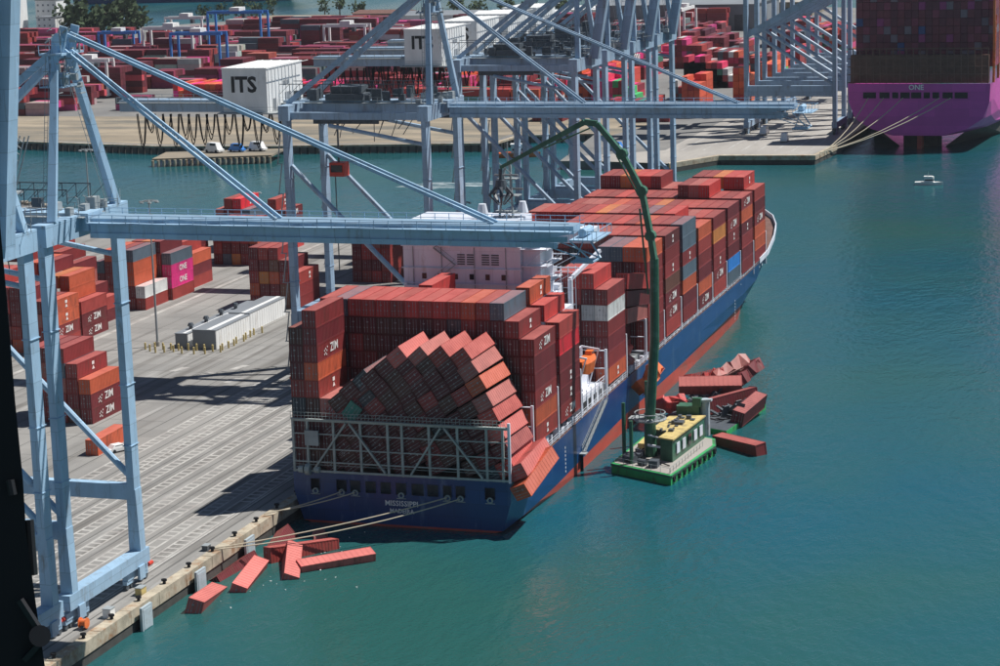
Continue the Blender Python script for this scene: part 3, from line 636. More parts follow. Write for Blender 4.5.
# open stair tower and sunlit side platforms
for z in (14,17,20,23,26,29,32,35,38):
    p = MB().box(6.65,11.5,46.7,56,z,z+.18)
    for yy in (46.8,49,51.2,53.4,55.6): p.beam((11.45,yy,z),(11.45,yy,z+1.1),.07)
    for h in (.55,1.1): p.beam((11.45,46.8,z+h),(11.45,55.9,z+h),.06); p.beam((6.7,46.8,z+h),(11.45,46.8,z+h),.06)
    p.beam((7.2,47.2,z),(10.8,47.2,z+3),.7,.1)
    ship.part('stair_platform', p, M['shipwhite'])
ship.part('side_house', MB().box(6.65,9.9,47.9,55.5,11,40.6).box(9.9,13.5,49,55,11,27), M['shipwhite'])
ship.part('bridge_wing', MB().box(-18.6,18.6,52,56,38.6,41.2).box(-14,6,46.9,56,41.5,43.2), M['shipwhite'])
rm = MB()
for a, b in (((1.6,50),(2.5,52)),((4.4,50),(3.5,52)),((3,54.5),(3,53))): rm.tube((a[0],a[1],41.5),(b[0],b[1],52.5),.22,n=6)
for z, w in ((44,2.6),(47,2.2),(50,1.8)): rm.box(3-w,3+w,52-w*.6,52+w*.5,z,z+.15)
for z in (43,45.5,48.5,51): rm.beam((1.8,50.6,z),(4.2,50.6,z+2),.12); rm.beam((4.2,50.6,z),(1.8,50.6,z+2),.12)
rm.beam((.8,51,50.8),(5.2,51,50.8),.25,.35); rm.tube((3,52,52.5),(3,52,56.5),.12); rm.beam((.2,52,48.2),(5.8,52,48.2),.15,.4)
ship.part('radar_mast', rm, M['grey']); ship.part('satellite_dome', MB().tube((5.6,52,44),(5.6,52,46),1.1,.6,n=10).tube((-2,52,43.2),(-2,52,45.4),1.2,.7,n=10), M['shipwhite'], kind='stuff')
fn = ship.part('funnel', MB().box(-7,6,62,71,11,31).box(-5,4,62.8,70,31,36.5), M['shipwhite'])
ep = MB()
for x in (-3.5,-1.5,.5,2.5): ep.tube((x,66,36.5),(x,66,38.6),.5,n=8)
ship.part('exhaust_pipe', ep, M['dark'], fn)
dh = MB().box(13.4,18.2,43.2,58.2,9.2,12.0).box(9.5,15.5,44,58,12,15.3)
for k in range(6): dh.beam((18.3,43.6+k*2.8,9.2),(18.3,43.6+k*2.8,13.2),.14)
for h in (12.6,13.2): dh.beam((18.3,43.4,h),(18.3,58.2,h),.08)
ship.part('side_deckhouse', dh, M['shipwhite'])
dv = MB()
for y in (46.0,54.3): dv.beam((15.0,y,12),(15.2,y,19.4),.35); dv.beam((15.2,y,19.4),(18.6,y,18.9),.3); dv.beam((16.4,y,12),(18.4,y,18.8),.2)
dv.beam((15.2,46,19.4),(15.2,54.3,19.4),.2); ship.part('boat_davit', dv, M['shipwhite'])
op_ = MB()
for k in range(4): op_.box(18.21,18.26,44.3+k*3.4,46.3+k*3.4,9.6,11.3)
ship.part('deckhouse_opening', op_, M['dark'], kind='stuff')
pc = MB()   # provision crane and clutter on the starboard side of the funnel
pc.tube((12.5,57.5,15.3),(12.5,57.5,31),.5); pc.beam((12.5,57.5,31),(15.8,66,35),.6); pc.tube((9,58,28),(9,58,36),.25); pc.box(7.2,10.4,57,60,27,30); pc.box(-3,0,57.5,60.5,31,33.5)
for z in (33,35.5): pc.beam((7,58.5,z),(14,58.5,z),.2)
ship.part('provision_crane', pc, M['shipwhite'], kind='stuff')
pv = MB()
for x in (7.2,8.6,10,11.4,12.8): pv.beam((x,60,11),(x,60,33.0),.16)
for z in range(14,34,3): pv.beam((7.2,60,z),(12.8,60,z),.14); pv.beam((7.2,60,z),(12.8,60,z+3),.1)
ship.part('cargo_cell_guides', pv, M['shipwhite'])
gw = MB()
gw.beam((19.3,40.5,3.4),(19.3,55.5,9.2),.55,.2)
for h in (.55,1.1): gw.beam((18.95,40.5,3.4+h),(18.95,55.5,9.2+h),.07); gw.beam((19.65,40.5,3.4+h),(19.65,55.5,9.2+h),.07)
for k in range(11):
    t = k/10; 
    for xx in (18.95,19.65): gw.beam((xx,40.5+15*t,3.4+5.8*t),(xx,40.5+15*t,4.5+5.8*t),.06)
gw.box(18.8,20.0,38.9,40.5,3.2,3.4); ship.part('gangway', gw, M['grey'])
ship.part('pilot_ladder', MB().beam((18.95,40,-.5),(18.95,40,3.3),.6,.08), M['dark'])
dm = MB()   # draught marks and hull stains
for y in (30.5,94,168): 
    for k in range(7): dm.box(18.76,18.775,y,y+.35,2.2+k*.7,2.55+k*.7)
ship.part('draught_mark', dm, M['logo'])
lb = Thing('lifeboat', (17.4,50,16.4), 'orange enclosed lifeboat hung in davits on the ship starboard side', 'lifeboat')
hb = MB(); prof = [(-3.9,.25,.9),(-3.2,.9,.5),(-1.5,1.3,.1),(1.5,1.3,.1),(3.2,.9,.5),(3.9,.2,1.0)]
for a, b in zip(prof[:-1], prof[1:]):
    def sec(p): y, h, zl = p; return [(17.4-h,50+y,16.4+1.3),(17.4-h*.6,50+y,15.4+zl),(17.4+h*.6,50+y,15.4+zl),(17.4+h,50+y,16.4+1.3),(17.4+h*.7,50+y,18.5-.3*zl),(17.4-h*.7,50+y,18.5-.3*zl)]
    A, B = sec(a), sec(b)
    for i in range(6): hb.quad(A[i], A[(i+1) % 6], B[(i+1) % 6], B[i])
lb.part('boat_hull', hb, M['orange']); lb.part('helm_cabin', MB().box(16.8,18.0,51.2,52.7,18.3,19.2), M['orange']); lb.part('hatch_window', MB().box(18.01,18.04,51.5,52.4,18.6,19), M['glass'])
# mooring lines
def rope(a, b, sag, label, r=.11):
    a = Vector(a); b = Vector(b); pts = [a.lerp(b, k/10)-Vector((0,0,sag*4*(k/10)*(1-k/10))) for k in range(11)]
    whole('mooring_line', MB().path(pts, r, 5), M['rope'], label, 'rope', tuple(a), 'mooring lines from ship stern to quay')
rope((-19.9,-10,3.9),(-10.3,-.3,5.5),.3,'short pale mooring line from quay corner to stern, left one of the close pair')
rope((-19.9,-9.4,3.9),(-7.9,-.3,5.5),.35,'short pale mooring line from quay corner to stern, right one of the close pair')
rope((-19.9,-29.6,3.9),(8.0,-.3,5.5),.6,'long pale mooring line across the transom above the name, upper one of two')
rope((-19.9,-29.6,3.7),(10.2,-.3,5.4),1.1,'long pale mooring line across the transom, lower sagging one of two')

# ------------------------------------------------------------------ quay gantry cranes
def crane(yc, hw, label, boom='down', house=True, mt='crane', detail=True, back=-94, sideb=True, tag2=None):
    m_ = M[mt]; T = Thing('gantry_crane', (-38,yc,ZQ), label, 'crane', 'quay gantry cranes along the berth')
    ws, ls, zt = -24.2, -53.5, 56.6
    for x in (ws, ls):
        for s in (-1, 1):
            y = yc+s*hw
            leg = MB(); leg.beam((x,y,zt),(x,y,17.5),2.5,1.0,2.0,1.2, upv=(1,0,0)); leg.beam((x,y,17.5),(x,y,7.6),2.0,1.4,1.6,1.9, upv=(1,0,0))
            # collar plates
            for z in (45,33,24): leg.box(x-.7,x+.7,y-1.3,y+1.3,z,z+.12)
            L_ = T.part('leg', leg, m_)
            if detail and x == ls:
                ld = MB()
                for z in range(6,54,6): ld.box(x-1.9,x-.6,y+1.4*s,y+1.9*s,z,z+.1) if s>0 else ld.box(x-1.9,x-.6,y-1.9,y-1.4,z,z+.1); ld.beam((x-1.7,y+1.6*s,z),(x-.8,y+1.6*s,z+6),.25,.08)
                T.part('leg_ladder', ld, M['grey'], L_)
        sb = MB().box(x-1.0,x+1.0,yc-hw-1.8,yc+hw+1.8,6.0,8.2)
        T.part('sill_beam', sb, m_)
        T.part('upper_cross_beam', MB().box(x-1.1,x+1.1,yc-hw-1.6,yc+hw+1.6,zt+.02,zt+3.0), m_)
        for s in (-1, 1):
            yb = yc+s*(hw-1.2)
            bg_ = MB().beam((x,yb-3.2,5.1),(x,yb+3.2,5.1),.9,1.0)
            for dy in (-2.3,2.3): bg_.beam((x,yb+dy-1.1,4.35),(x,yb+dy+1.1,4.35),.7,.6); bg_.beam((x,yb+dy*.4,6.4),(x,yb+dy*.9,4.6),.4)
            bg_.box(x+.9,x+1.25,yb-.9,yb+.9,4.2,6.2)
            bo = T.part('bogie', bg_, m_)
            wh = MB()
            for dy in (-3,-1.6,1.6,3): wh.tube((x-.25,yb+dy,3.75),(x+.25,yb+dy,3.75),.5,n=10)
            T.part('wheel', wh, M['mach'], bo, kind='stuff')
            if detail: T.part('buffer', MB().tube((x,yb+s*4.2,5.0),(x,yb+s*5.4,5.0),.35,n=8), M['red'], bo)
    for s in (-1, 1):
        y = yc+s*hw
        T.part('portal_beam', MB().beam((ls,y,17.0),(ws,y,17.0),1.4,2.3), m_)
        T.part('diagonal_brace', MB().tube((ws-.8,y,19.6),(ls+.6,y,47.5),.5,n=10), m_)
        T.part('top_tie_beam', MB().beam((ls,y,zt+.9),(ws,y,zt+.9),1.0,1.4), m_)
        if detail: T.part('side_brace', MB().tube((ws-.5,y,52),(ls+9,y,zt-1),.4,n=8), m_)
    T.part('portal_cross_beam', MB().box(ls-.8,ls+.8,yc-hw,yc+hw,15.9,17.9), m_)
    # girder
    g = MB(); xb = back
    g.beam((xb,yc,58.6),(ws+2.2,yc,58.6),4.2,2.4)
    T.part('girder', g, m_)
    gw_ = MB()
    for s in (-1, 1):
        yy = yc+s*3.3; gw_.box(xb,ws+2,min(yy,yc+s*2.15),max(yy,yc+s*2.15),59.3,59.4)
        k = xb
        while k < ws+2: gw_.beam((k,yy,59.4),(k,yy,60.5),.07); k += 2.4
        for h in (.55,1.1): gw_.beam((xb,yy,59.4+h),(ws+2,yy,59.4+h),.06)
    T.part('girder_walkway', gw_, M['grey'])
    # festoon loops under back girder
    fs = MB(); k = xb+4
    while k < ls-4:
        for oy in (-2.4,-1.9): fs.path([(k+1.9*t/6, yc+oy, 57.0-(5.2+1.9*math.sin(k*1.7+oy))*(1-(2*t/6-1)**2)) for t in range(7)], .11, 4)
        k += 1.5+.9*abs(math.sin(k*3.1))
    T.part('festoon_cable', fs, M['dark'], kind='stuff')
    tr_ = MB(); tr_.box(ls+6,ls+14,yc-3.4,yc+3.4,60.0,61.2); tr_.box(ls+7,ls+13,yc-2.6,yc+2.6,61.2,62.6); tr_.box(ls+3,ls+17,yc-3.0,yc-2.5,55.2,56.9); tr_.box(ls+3,ls+17,yc+2.5,yc+3.0,55.2,56.9)
    for k in range(6): tr_.beam((ls+4+k*2.2,yc-3.1,55.3),(ls+5.4+k*2.2,yc-3.1,57.2),.18)
    T.part('trolley', tr_, M['mach'])
    # apex frame
    az = 83.6; ax = -25.6
    for s in (-1, 1):
        T.part('apex_leg', MB().beam((ws+.6,yc+s*(hw-1.2),zt+3),(ax,yc+s*1.3,az),1.15,1.1,.9,.9), m_)
        T.part('backstay', MB().beam((ax,yc+s*1.2,az-1.5),(ls-1,yc+s*(hw-3),zt+3),.8,1.0), m_)
    ap = MB().box(ax-1.6,ax+1.8,yc-3.2,yc+3.2,az-2.2,az-1.9); 
    for s in (-1, 1):
        ap.beam((ax+.6,yc+s*1.6,az-2.4),(ax+1.6,yc+s*1.6,az+1.6),1.2,.35); ap.tube((ax+.8,yc+s*1.2,az),(ax+.8,yc+s*2.2,az),.8,n=10)
        for dx in (-1.6,0,1.8): ap.beam((ax+dx,yc+s*3.2,az-1.9),(ax+dx,yc+s*3.2,az-.8),.08)
        ap.beam((ax-1.6,yc+s*3.2,az-.8),(ax+1.8,yc+s*3.2,az-.8),.07); ap.beam((ax-.6,yc+s*2.6,az-6.5),(ax-.6,yc+s*2.6,az-1.9),.2)
    ap.box(ax-2.2,ax+1.4,yc-2.6,yc+2.6,az-6.6,az-6.45); ap.box(ax-1.2,ax+.6,yc-1.0,yc+1.0,az-6.4,az-4.8)
    for k in range(7): ap.beam((ax-2.1+k*.55,yc-2.6,az-6.45),(ax-2.1+k*.55,yc-2.6,az-5.4),.06)
    T.part('apex_platform', ap, m_)
    rq = random.Random(int(yc)+77); ac_ = MB()
    for k in range(60 if detail else 10):
        x = ax+rq.uniform(-2.6,2.4); y = yc+rq.uniform(-3.4,3.4); z = az+rq.uniform(-8,1.5); d_ = rq.choice(((1,0,0),(0,1,0),(0,0,1),(.6,.5,.6))); q_ = rq.uniform(.7,2.4)
        ac_.beam((x,y,z),(x+d_[0]*q_,y+d_[1]*q_,z+d_[2]*q_),rq.uniform(.06,.22))
    for k in range(8):
        x = ax+rq.uniform(-2,1.6); y = yc+rq.uniform(-2.6,2.6); z = az+rq.uniform(-7,0); ac_.box(x,x+rq.uniform(.3,1),y,y+rq.uniform(.3,1),z,z+rq.uniform(.3,1))
    T.part('apex_fittings', ac_, M['grey'], kind='stuff')
    rl2 = MB()
    for s in (-1,1):
        k = ls-6
        while k < ws: rl2.beam((k,yc+s*3.4,61.2),(k,yc+s*3.4,63.2),.1); rl2.beam((k,yc+s*3.4,61.2),(k+2.2,yc+s*3.4,63.2),.07); k += 2.2
        rl2.beam((ls-6,yc+s*3.4,63.2),(ws,yc+s*3.4,63.2),.14)
    for k in range(26): x = rq.uniform(-56,-26); y = yc+rq.uniform(-4,4); rl2.box(x,x+rq.uniform(.4,2.2),y,y+rq.uniform(.4,1.6),59.9,59.9+rq.uniform(.5,2.4))
    for k in range(20): x = rq.uniform(-52,-30); z = rq.uniform(51,56); rl2.beam((x,yc-2.6,z),(x+rq.uniform(-2,2),yc+rq.uniform(-2.6,2.6),57),.12)
    T.part('girder_fittings', rl2, M['mach'], kind='stuff')
    if detail:
        cl = MB(); rr_ = random.Random(int(yc)+900)     # ladders, cables and platforms clinging to the upper frame
        for k in range(22):
            x = rr_.uniform(-30,-21.5); y = yc+rr_.uniform(-hw,hw); cl.beam((x,y,59.7),(x,y,60.7+rr_.random()),.08); cl.beam((x,y,60.6),(x+rr_.uniform(-2.5,2.5),y+rr_.uniform(-3,3),60.7),.07)
        for k in range(6): x = rr_.uniform(-29,-23); y = yc+rr_.uniform(-hw*.7,hw*.7); cl.box(x,x+rr_.uniform(.5,1.6),y,y+rr_.uniform(.5,1.8),59.62,60.3+rr_.random())
        for s in (-1,1):
            for k in range(24):
                t = k/24; t2 = (k+1)/24; f_ = lambda t: Vector((ws+.6-.9+(ax-ws-.6)*t, yc+s*(hw-1.2+(2.5-hw)*t), zt+3+(az-zt-3)*t)); cl.beam(f_(t), f_(t2), .06); cl.beam(f_(t)+Vector((-.5,0,0)), f_(t2)+Vector((-.5,0,0)), .06); cl.beam(f_(t), f_(t)+Vector((-.5,0,0)), .05)
        T.part('access_platform', cl, M['grey'], kind='stuff')
    # boom
    if boom == 'down':
        hx = ws+2.6; tip = 47.0
        bmb = MB(); bmb.box(hx,tip-7,yc-2.3,yc+2.3,57.2,59.2); bmb.add([(tip-7,yc-2.3,57.2),(tip-7,yc+2.3,57.2),(tip-7,yc+2.3,59.2),(tip-7,yc-2.3,59.2),(tip,yc-1.6,58.2),(tip,yc+1.6,58.2),(tip,yc+1.6,59.2),(tip,yc-1.6,59.2)],
              [(0,1,2,3),(4,7,6,5),(0,4,5,1),(3,2,6,7),(1,5,6,2),(0,3,7,4)])
        for s in (-1,1): bmb.box(hx,tip-2,yc+s*2.3-.25,yc+s*2.3+.25,56.5,57.2)
        B = T.part('boom', bmb, m_)
        rw = MB()
        for s in (-1, 1):
            yy = yc+s*3.5; rw.box(hx,tip,min(yy,yc+s*2.35),max(yy,yc+s*2.35),58.6,58.72)
            k = hx
            while k < tip: rw.beam((k,yy,58.7),(k,yy,59.85),.08); k += 2.0
            for h in (.55,1.1): rw.beam((hx,yy,58.7+h),(tip,yy,58.7+h),.07)
        T.part('boom_walkway', rw, M['crane'], B)
        tp = MB().box(tip,tip+3.6,yc-3.6,yc+3.6,57.6,57.75)
        for k in range(7):
            for yy in (yc-3.6,yc+3.6): tp.beam((tip+k*.6,yy,57.7),(tip+k*.6,yy,58.9),.07)
        for yy in (yc-3.6,yc+3.6): tp.beam((tip,yy,58.9),(tip+3.6,yy,58.9),.07); tp.beam((tip,yy,57.7),(tip+2.6,yy*.5+yc*.5,54.6),.18); tp.beam((tip-4,yy*.6+yc*.4,56.9),(tip+2.6,yy*.5+yc*.5,54.6),.15)
        tp.beam((tip+3.6,yc-3.6,58.9),(tip+3.6,yc+3.6,58.9),.07); tp.tube((tip+1.2,yc-1.8,58.4),(tip+1.2,yc+1.8,58.4),.55,n=10); tp.box(tip-.5,tip+2.4,yc-1.6,yc+1.6,54.4,54.6); tp.beam((tip+.2,yc-2.5,54.5),(tip+.2,yc+2.5,56.9),.12)
        T.part('boom_tip_platform', tp, M['crane'], B)
        for s in (-1, 1):
            T.part('forestay', MB().beam((ax+1.2,yc+s*.75,az+.6),(36.0,yc+s*.8,59.2),.36,.42), m_)
            T.part('inner_stay', MB().beam((ax+1.0,yc+s*.8,az-1.6),(5.4,yc+s*.85,59.2),.34,.4), m_)
    else:
        ang = rad(boom if isinstance(boom, (int, float)) else 81); d = Vector((math.cos(ang),0,math.sin(ang))); L_ = 62; h0 = Vector((ws+2.4,yc,59)); pn = Vector((-math.sin(ang),0,math.cos(ang)))
        bmb = MB().beam(h0, h0+d*L_, 2.4, 2.2, upv=tuple(pn))
        B = T.part('raised_boom', bmb, m_)
        rw = MB()
        for s in (-1, 1):
            rw.beam(h0+Vector((0,s*2.2,0))+pn*.6, h0+Vector((0,s*2.2,0))+d*L_+pn*.6, .9, .12, upv=tuple(pn)); rw.beam(h0+Vector((0,s*2.6,0))+pn*1.6, h0+Vector((0,s*2.6,0))+d*L_+pn*1.6, .08)
            for k in range(0, 60, 3): rw.beam(h0+Vector((0,s*2.6,0))+d*k+pn*.6, h0+Vector((0,s*2.6,0))+d*k+pn*1.6, .08)
        T.part('boom_walkway', rw, m_, B)
        for s in (-1, 1):
            T.part('forestay', MB().path([(ax+1,yc+s*1.7,az), tuple(h0+d*24+Vector((-3.2,s*1.8,0))), tuple(h0+d*40+Vector((0,s*1.8,0)))], .2, 5), m_)
    if house:
        hx0, hx1, hy0, hy1, hz0, hz1 = -66.8, -57.2, yc-hw-.6, yc+hw-1.2, 60.0, 69.6
        if house == 'low': hz0, hz1 = 58.2, 66.8
        H_ = T.part('machinery_house', MB().box(hx0,hx1,hy0,hy1,hz0,hz1).box(hx0-.15,hx1+.15,hy0-.15,hy1+.15,hz1,hz1+.25), M['white'])
        me = text_mesh('ITS', 4.3, .15).copy(); me.materials.clear(); me.materials.append(M['black'])
        o = link('lettering', me, H_, (Vector(((hx0+hx1)/2-.2,hy0-.03,hz0+5.4))-T.org), face_rot('-y'))
        rb = MB()
        for k in range(9): rb.box(hx1,hx1+.12,hy0+.8+k*1.75,hy0+.95+k*1.75,hz0,hz1)
        for k in range(6): rb.box(hx0+1+k*2,hx0+1.1+k*2,hy0,hy1,hz1+.25,hz1+.35)
        T.part('wall_panel_rib', rb, M['white'], H_)
        dr = MB().box(hx1+.02,hx1+.1,hy0+3,hy0+4.2,hz0+.3,hz0+2.5).box(hx1+.02,hx1+.1,hy0+8,hy0+11,hz0+4.8,hz0+5.6).box(hx1+.02,hx1+.1,hy0+9,hy0+12,hz0+.3,hz0+3.2); T.part('door', dr, M['roofgrey'], H_)
        pl = MB().box(hx0-1,hx1+4.5,hy0-.9,hy1+.9,hz0-.3,hz0-.05)
        for k in range(12):
            yy = hy0-.8+k*(hy1-hy0+1.6)/11; pl.beam((hx1+4.4,yy,hz0),(hx1+4.4,yy,hz0+1.1),.08)
        for h in (.55,1.1): pl.beam((hx1+4.4,hy0-.8,hz0+h),(hx1+4.4,hy1+.8,hz0+h),.07); pl.beam((hx0,hy0-.85,hz0+h),(hx1+4.4,hy0-.85,hz0+h),.06)
        T.part('house_platform', pl, M['grey'])
    return T
crane(-81.5, 9.6, 'light blue quay crane at the left edge with its boom raised out of frame', boom=84, house=False)
C1 = crane(-56.0, 10.4, 'nearest light blue quay crane with lowered boom reaching over the ship stern', house=False)
crane(94.3, 9.4, 'blue grey quay crane with lowered boom and white house lettered ITS', mt='crane2', house='low')
crane(199.5, 9.4, 'quay crane with raised boom, nearest of the four raised, its house partly behind apex frame', boom=80, mt='crane2', house='low')
crane(226.5, 9.4, 'quay crane with raised boom, second of the four standing behind the ship', boom=80, mt='crane2', house='low')
crane(252.0, 9.2, 'quay crane with raised boom, third of the four standing behind the ship', boom=80, mt='crane2', house='low')
crane(277.5, 9.4, 'quay crane with raised boom, farthest of the four at the pier end', boom=80, mt='crane2', house='low')
# hanging cab below the ITS crane
cb = Thing('operator_cab', (-46,93,44), 'reddish brown operator cab hanging below the girder of the ITS crane', 'crane cab')
cb.part('cab_shell', MB().box(-47.6,-44.4,91.6,94.4,44.5,47.3), M['red']); cb.part('cab_window', MB().box(-47.2,-44.8,91.5,91.58,45.4,46.8), M['glass']); cb.part('hanger', MB().beam((-46,93,47.3),(-46,93,57),.3).beam((-46.9,93,25),(-46.9,93,44.5),.18), M['mach'])
# lattice stair at crane 1
ls_ = MB(); A_ = Vector((-33.0,-55,70)); B_ = Vector((-35.8,-55,62.2))
tag(C1.part('lattice_stair', (lambda m: ([m.beam(A_+Vector((dx,dy,0)),B_+Vector((dx,dy,0)),.14) for dx in (-.7,.7) for dy in (-.6,.6)], [m.beam(A_.lerp(B_,k/9)+Vector((-.7,-.6,0)),A_.lerp(B_,(k+1)/9)+Vector((.7,-.6,0)),.1) for k in range(9)], m.box(B_.x-1.6,B_.x+1.6,B_.y-1.4,B_.y+1.4,B_.z-.3,B_.z), m)[-1])(ls_), M['grey']))

# ------------------------------------------------------------------ crane barge
bg2 = Thing('crane_barge', (31,48,0), 'green salvage crane barge with yellow topped deckhouse moored against the ship side', 'barge')
hp = [(24.4,39.8),(36.6,33.6),(39.4,55.6),(38.2,60.5),(25.4,66.5)]
bg2.part('hull', MB().prism(hp,-.8,1.75), M['green']); bg2.part('deck', MB().prism([(24.8,40.2),(36.3,34.3),(38.9,55.5),(37.8,60.1),(25.8,65.9)],1.75,1.82), M['farpave'])
fd = MB(); 
for a, b in zip(hp, hp[1:]+hp[:1]): fd.beam((a[0],a[1],1.55),(b[0],b[1],1.55),.3,.35)
bg2.part('rubbing_strake', fd, M['dgreen'])
hs = bg2.part('deckhouse', MB().prism([(32.4,43.3),(34.8,42.2),(36.4,60.2),(30.6,58.4),(29.9,49.3),(32.9,47.6)],1.82,5.8), M['dgreen'])
bg2.part('roof', MB().prism([(32.1,43.0),(35.1,41.7),(36.6,60.6),(30.2,58.7),(29.4,48.9),(32.6,47.3)],5.8,6.05), M['yellow'], hs)
for k in range(5):
    y = 44+k*3.2; x = 34.95+(y-42.2)*.089
    bg2.part('window', MB().beam((x+.05,y,3.9),(x+.05+.14,y+1.6,3.9),.12,1.9), M['shipwhite'] if k != 2 else M['glass'], hs)
rh = MB().box(32.6,34.2,52.5,54.4,6.05,6.5); bg2.part('roof_hatch', rh, M['mach'], hs)
rr3 = MB()
for k in range(12):
    a = (33.6+.09*k, 35.0+1.9*k); 
    rr3.beam((36.2+.125*k*.9,34.8+1.75*k,1.8),(36.2+.125*k*.9,34.8+1.75*k,2.8),.06)
rr3.beam((36.2,34.8,2.8),(37.6,54,2.8),.05); rr3.beam((24.9,40.1,2.8),(36.2,34.5,2.8),.05)
for k in range(7): rr3.beam((24.9+1.88*k,40.1-.93*k,1.8),(24.9+1.88*k,40.1-.93*k,2.8),.06)
bg2.part('guard_rail', rr3, M['grey'])
wn2 = MB().tube((26.4,41.5,2.5),(28.6,40.4,2.5),.7,n=10).box(26,29,41.6,43.6,1.82,3).tube((29.4,39.6,2.4),(30.9,38.9,2.4),.55,n=10).box(31.6,33.2,37.6,39.4,1.82,3.1)
for k in range(14): 
    wn2.box(*(lambda x,y,s: (x,x+s,y,y+s,1.82,1.82+s))(random.uniform(26.5,31),random.uniform(43,62),random.uniform(.4,1.3)))
bg2.part('deck_winch', wn2, M['mach'], kind='stuff')
bg2.part('deck_cargo', MB().box(26.5,28.6,50,55,1.82,2.9).box(27,28.4,57,61,1.82,2.6), M['yellow'])
bg2.part('power_unit', MB().box(31,35.2,61,64.2,1.8,7.4).box(34.0,35.6,60.9,62,7.4,9), M['dgreen'])
bg2.part('light_green_tank', MB().tube((36.0,62.6,1.8),(36.0,62.6,8.6),.9,n=10).beam((35.4,62,8.4),(37.4,62,8.6),1.2,.4), M['pad'])
for k in range(9):
    t_ = k/8; x = 36.75+2.6*t_; y = 35+20*t_
    bg2.part('tyre_fender', MB().ring((x+.12,y,.95),.5,.2,12,'x'), M['dark'])
hz_ = MB().path([(28.5,43,2.2),(30,41.5,2.4),(32,41.8,2.1),(33.5,40,2.2),(35,39.2,2.0)],.12,5).path([(27,47,2.1),(28,49.5,2.3),(27.4,53,2.1),(29,57,2.2)],.12,5)
bg2.part('deck_hose', hz_, M['dark'])
rv = MB(); rx = random.Random(4)
for k in range(16): x = 31+rx.random()*4; y = 46+rx.random()*12; rv.box(x,x+rx.uniform(.2,.9),y,y+rx.uniform(.2,1.2),6.05,6.05+rx.uniform(.1,.7))
bg2.part('roof_clutter', rv, M['mach'], hs, kind='stuff')
for x, y, h in ((25.4,44.8,11.5),(25.6,60.5,12),(28.0,40.0,9.5)): bg2.part('spud_pole', MB().tube((x,y,-1),(x,y,h),.35,n=8), M['dgreen'])
ped = bg2.part('crane_pedestal', MB().tube((29.9,46,1.8),(29.9,46,9.5),1.15,1.0,n=14), M['dgreen'])
rg = MB().ring((29.9,46,8.6),2.7,.28,18).ring((29.9,46,9.7),2.7,.1,18)
for k in range(12):
    t = k*math.pi/6; rg.beam((29.9+2.7*math.cos(t),46+2.7*math.sin(t),8.6),(29.9+2.7*math.cos(t),46+2.7*math.sin(t),9.7),.1); rg.beam((29.9+math.cos(t),46+math.sin(t),8.6),(29.9+2.7*math.cos(t),46+2.7*math.sin(t),8.6),.3,.1)
rg.box(26.2,29.0,44.8,47.2,8.5,8.7)
bg2.part('slewing_platform', rg, M['grey'])
hd = MB().beam((29.9,44.2,4.2),(33.8,43.4,4.0),.35); hd.beam((29.9,44.4,6.0),(32.5,43.8,5.6),.2); bg2.part('hose_arm', hd, M['shipwhite'])
mast = MB(); mp = [(29.95,46,9.5),(31.0,46,22.6),(31.2,46,37.2)]
for a, b, r, s in zip(mp[:-1], mp[1:], (.95,.85), (.85,.8)): mast.tube(a, b, r, s, n=12)
bg2.part('mast', mast, M['dgreen'])
bm = MB(); bp = [(31.2,46,37.0),(30.6,46,41.2),(29.2,46,49),(25.8,46,55.4),(21.4,46,60.6)]
for k, (a, b) in enumerate(zip(bp[:-1], bp[1:])): bm.beam(a, b, .9, 1.7-.2*k, .9, 1.5-.2*k, upv=(0,1,0))
for p in bp[1:-1]: bm.tube((p[0],45.3,p[2]),(p[0],46.7,p[2]),.95,n=10)
bm.tube((30.2,45.2,31),(28.9,45.4,46),.18); bm.tube((29.0,46.7,47),(24.6,46.7,55),.15)
bg2.part('main_boom', bm, M['dgreen'])
jb = MB().beam((21.4,46,60.6),(19.2,46,60.9),.8,1.0).beam((19.2,46,60.9),(3.6,46,52.8),.7,1.0,.5,.6).tube((20,46.6,59.8),(11.5,46.6,56.2),.14)
bg2.part('stick', jb, M['dgreen'])
gb = Thing('orange_peel_grab', (3.6,46,45), 'dark scrap grab hanging from the tip of the green barge crane', 'grab')
gb.part('grab_head', MB().tube((3.6,46,52.6),(3.6,46,50.6),.35).tube((3.6,46,50.6),(3.6,46,49.0),.9,1.2,n=10), M['mach'])
for k in range(5):
    t = k*2*math.pi/5; c, s = math.cos(t), math.sin(t)
    gb.part('tine', MB().beam((3.6+1.0*c,46+1.0*s,49.4),(3.6+2.2*c,46+2.2*s,48.0),.6,.3).beam((3.6+2.2*c,46+2.2*s,48.0),(3.6+.5*c,46+.5*s,46.2),.6,.3,.15,.15), M['mach'])
sbp = [(24.0,76),(38.4,69.5),(41.2,92),(39.6,96.5),(29.5,103),(25.6,98)]
sb2 = Thing('deck_barge', (34,86,0), 'low dark green deck barge loaded with wrecked containers beside the hull', 'barge')
sb2.part('hull', MB().prism(sbp,-.6,.95), M['green']); sb2.part('deck', MB().prism([(x*.985+.5,y*.99+.8) for x,y in sbp],.95,1.0), M['mach'])
jk = MB(); rj = random.Random(8)
for k in range(70):
    x = rj.uniform(27,39); y = rj.uniform(76,98); s = rj.uniform(.4,1.6); jk.beam((x,y,1+rj.random()*1.5),(x+rj.uniform(-3,3),y+rj.uniform(-2,2),1+rj.random()*3.2),s,.1+.3*rj.random())
tag(link('scrap_metal', jk.mesh('scrap_metal', M['mach'])), 'dark heap of torn scrap metal under the wrecked containers on the deck barge', 'scrap', kind='stuff')

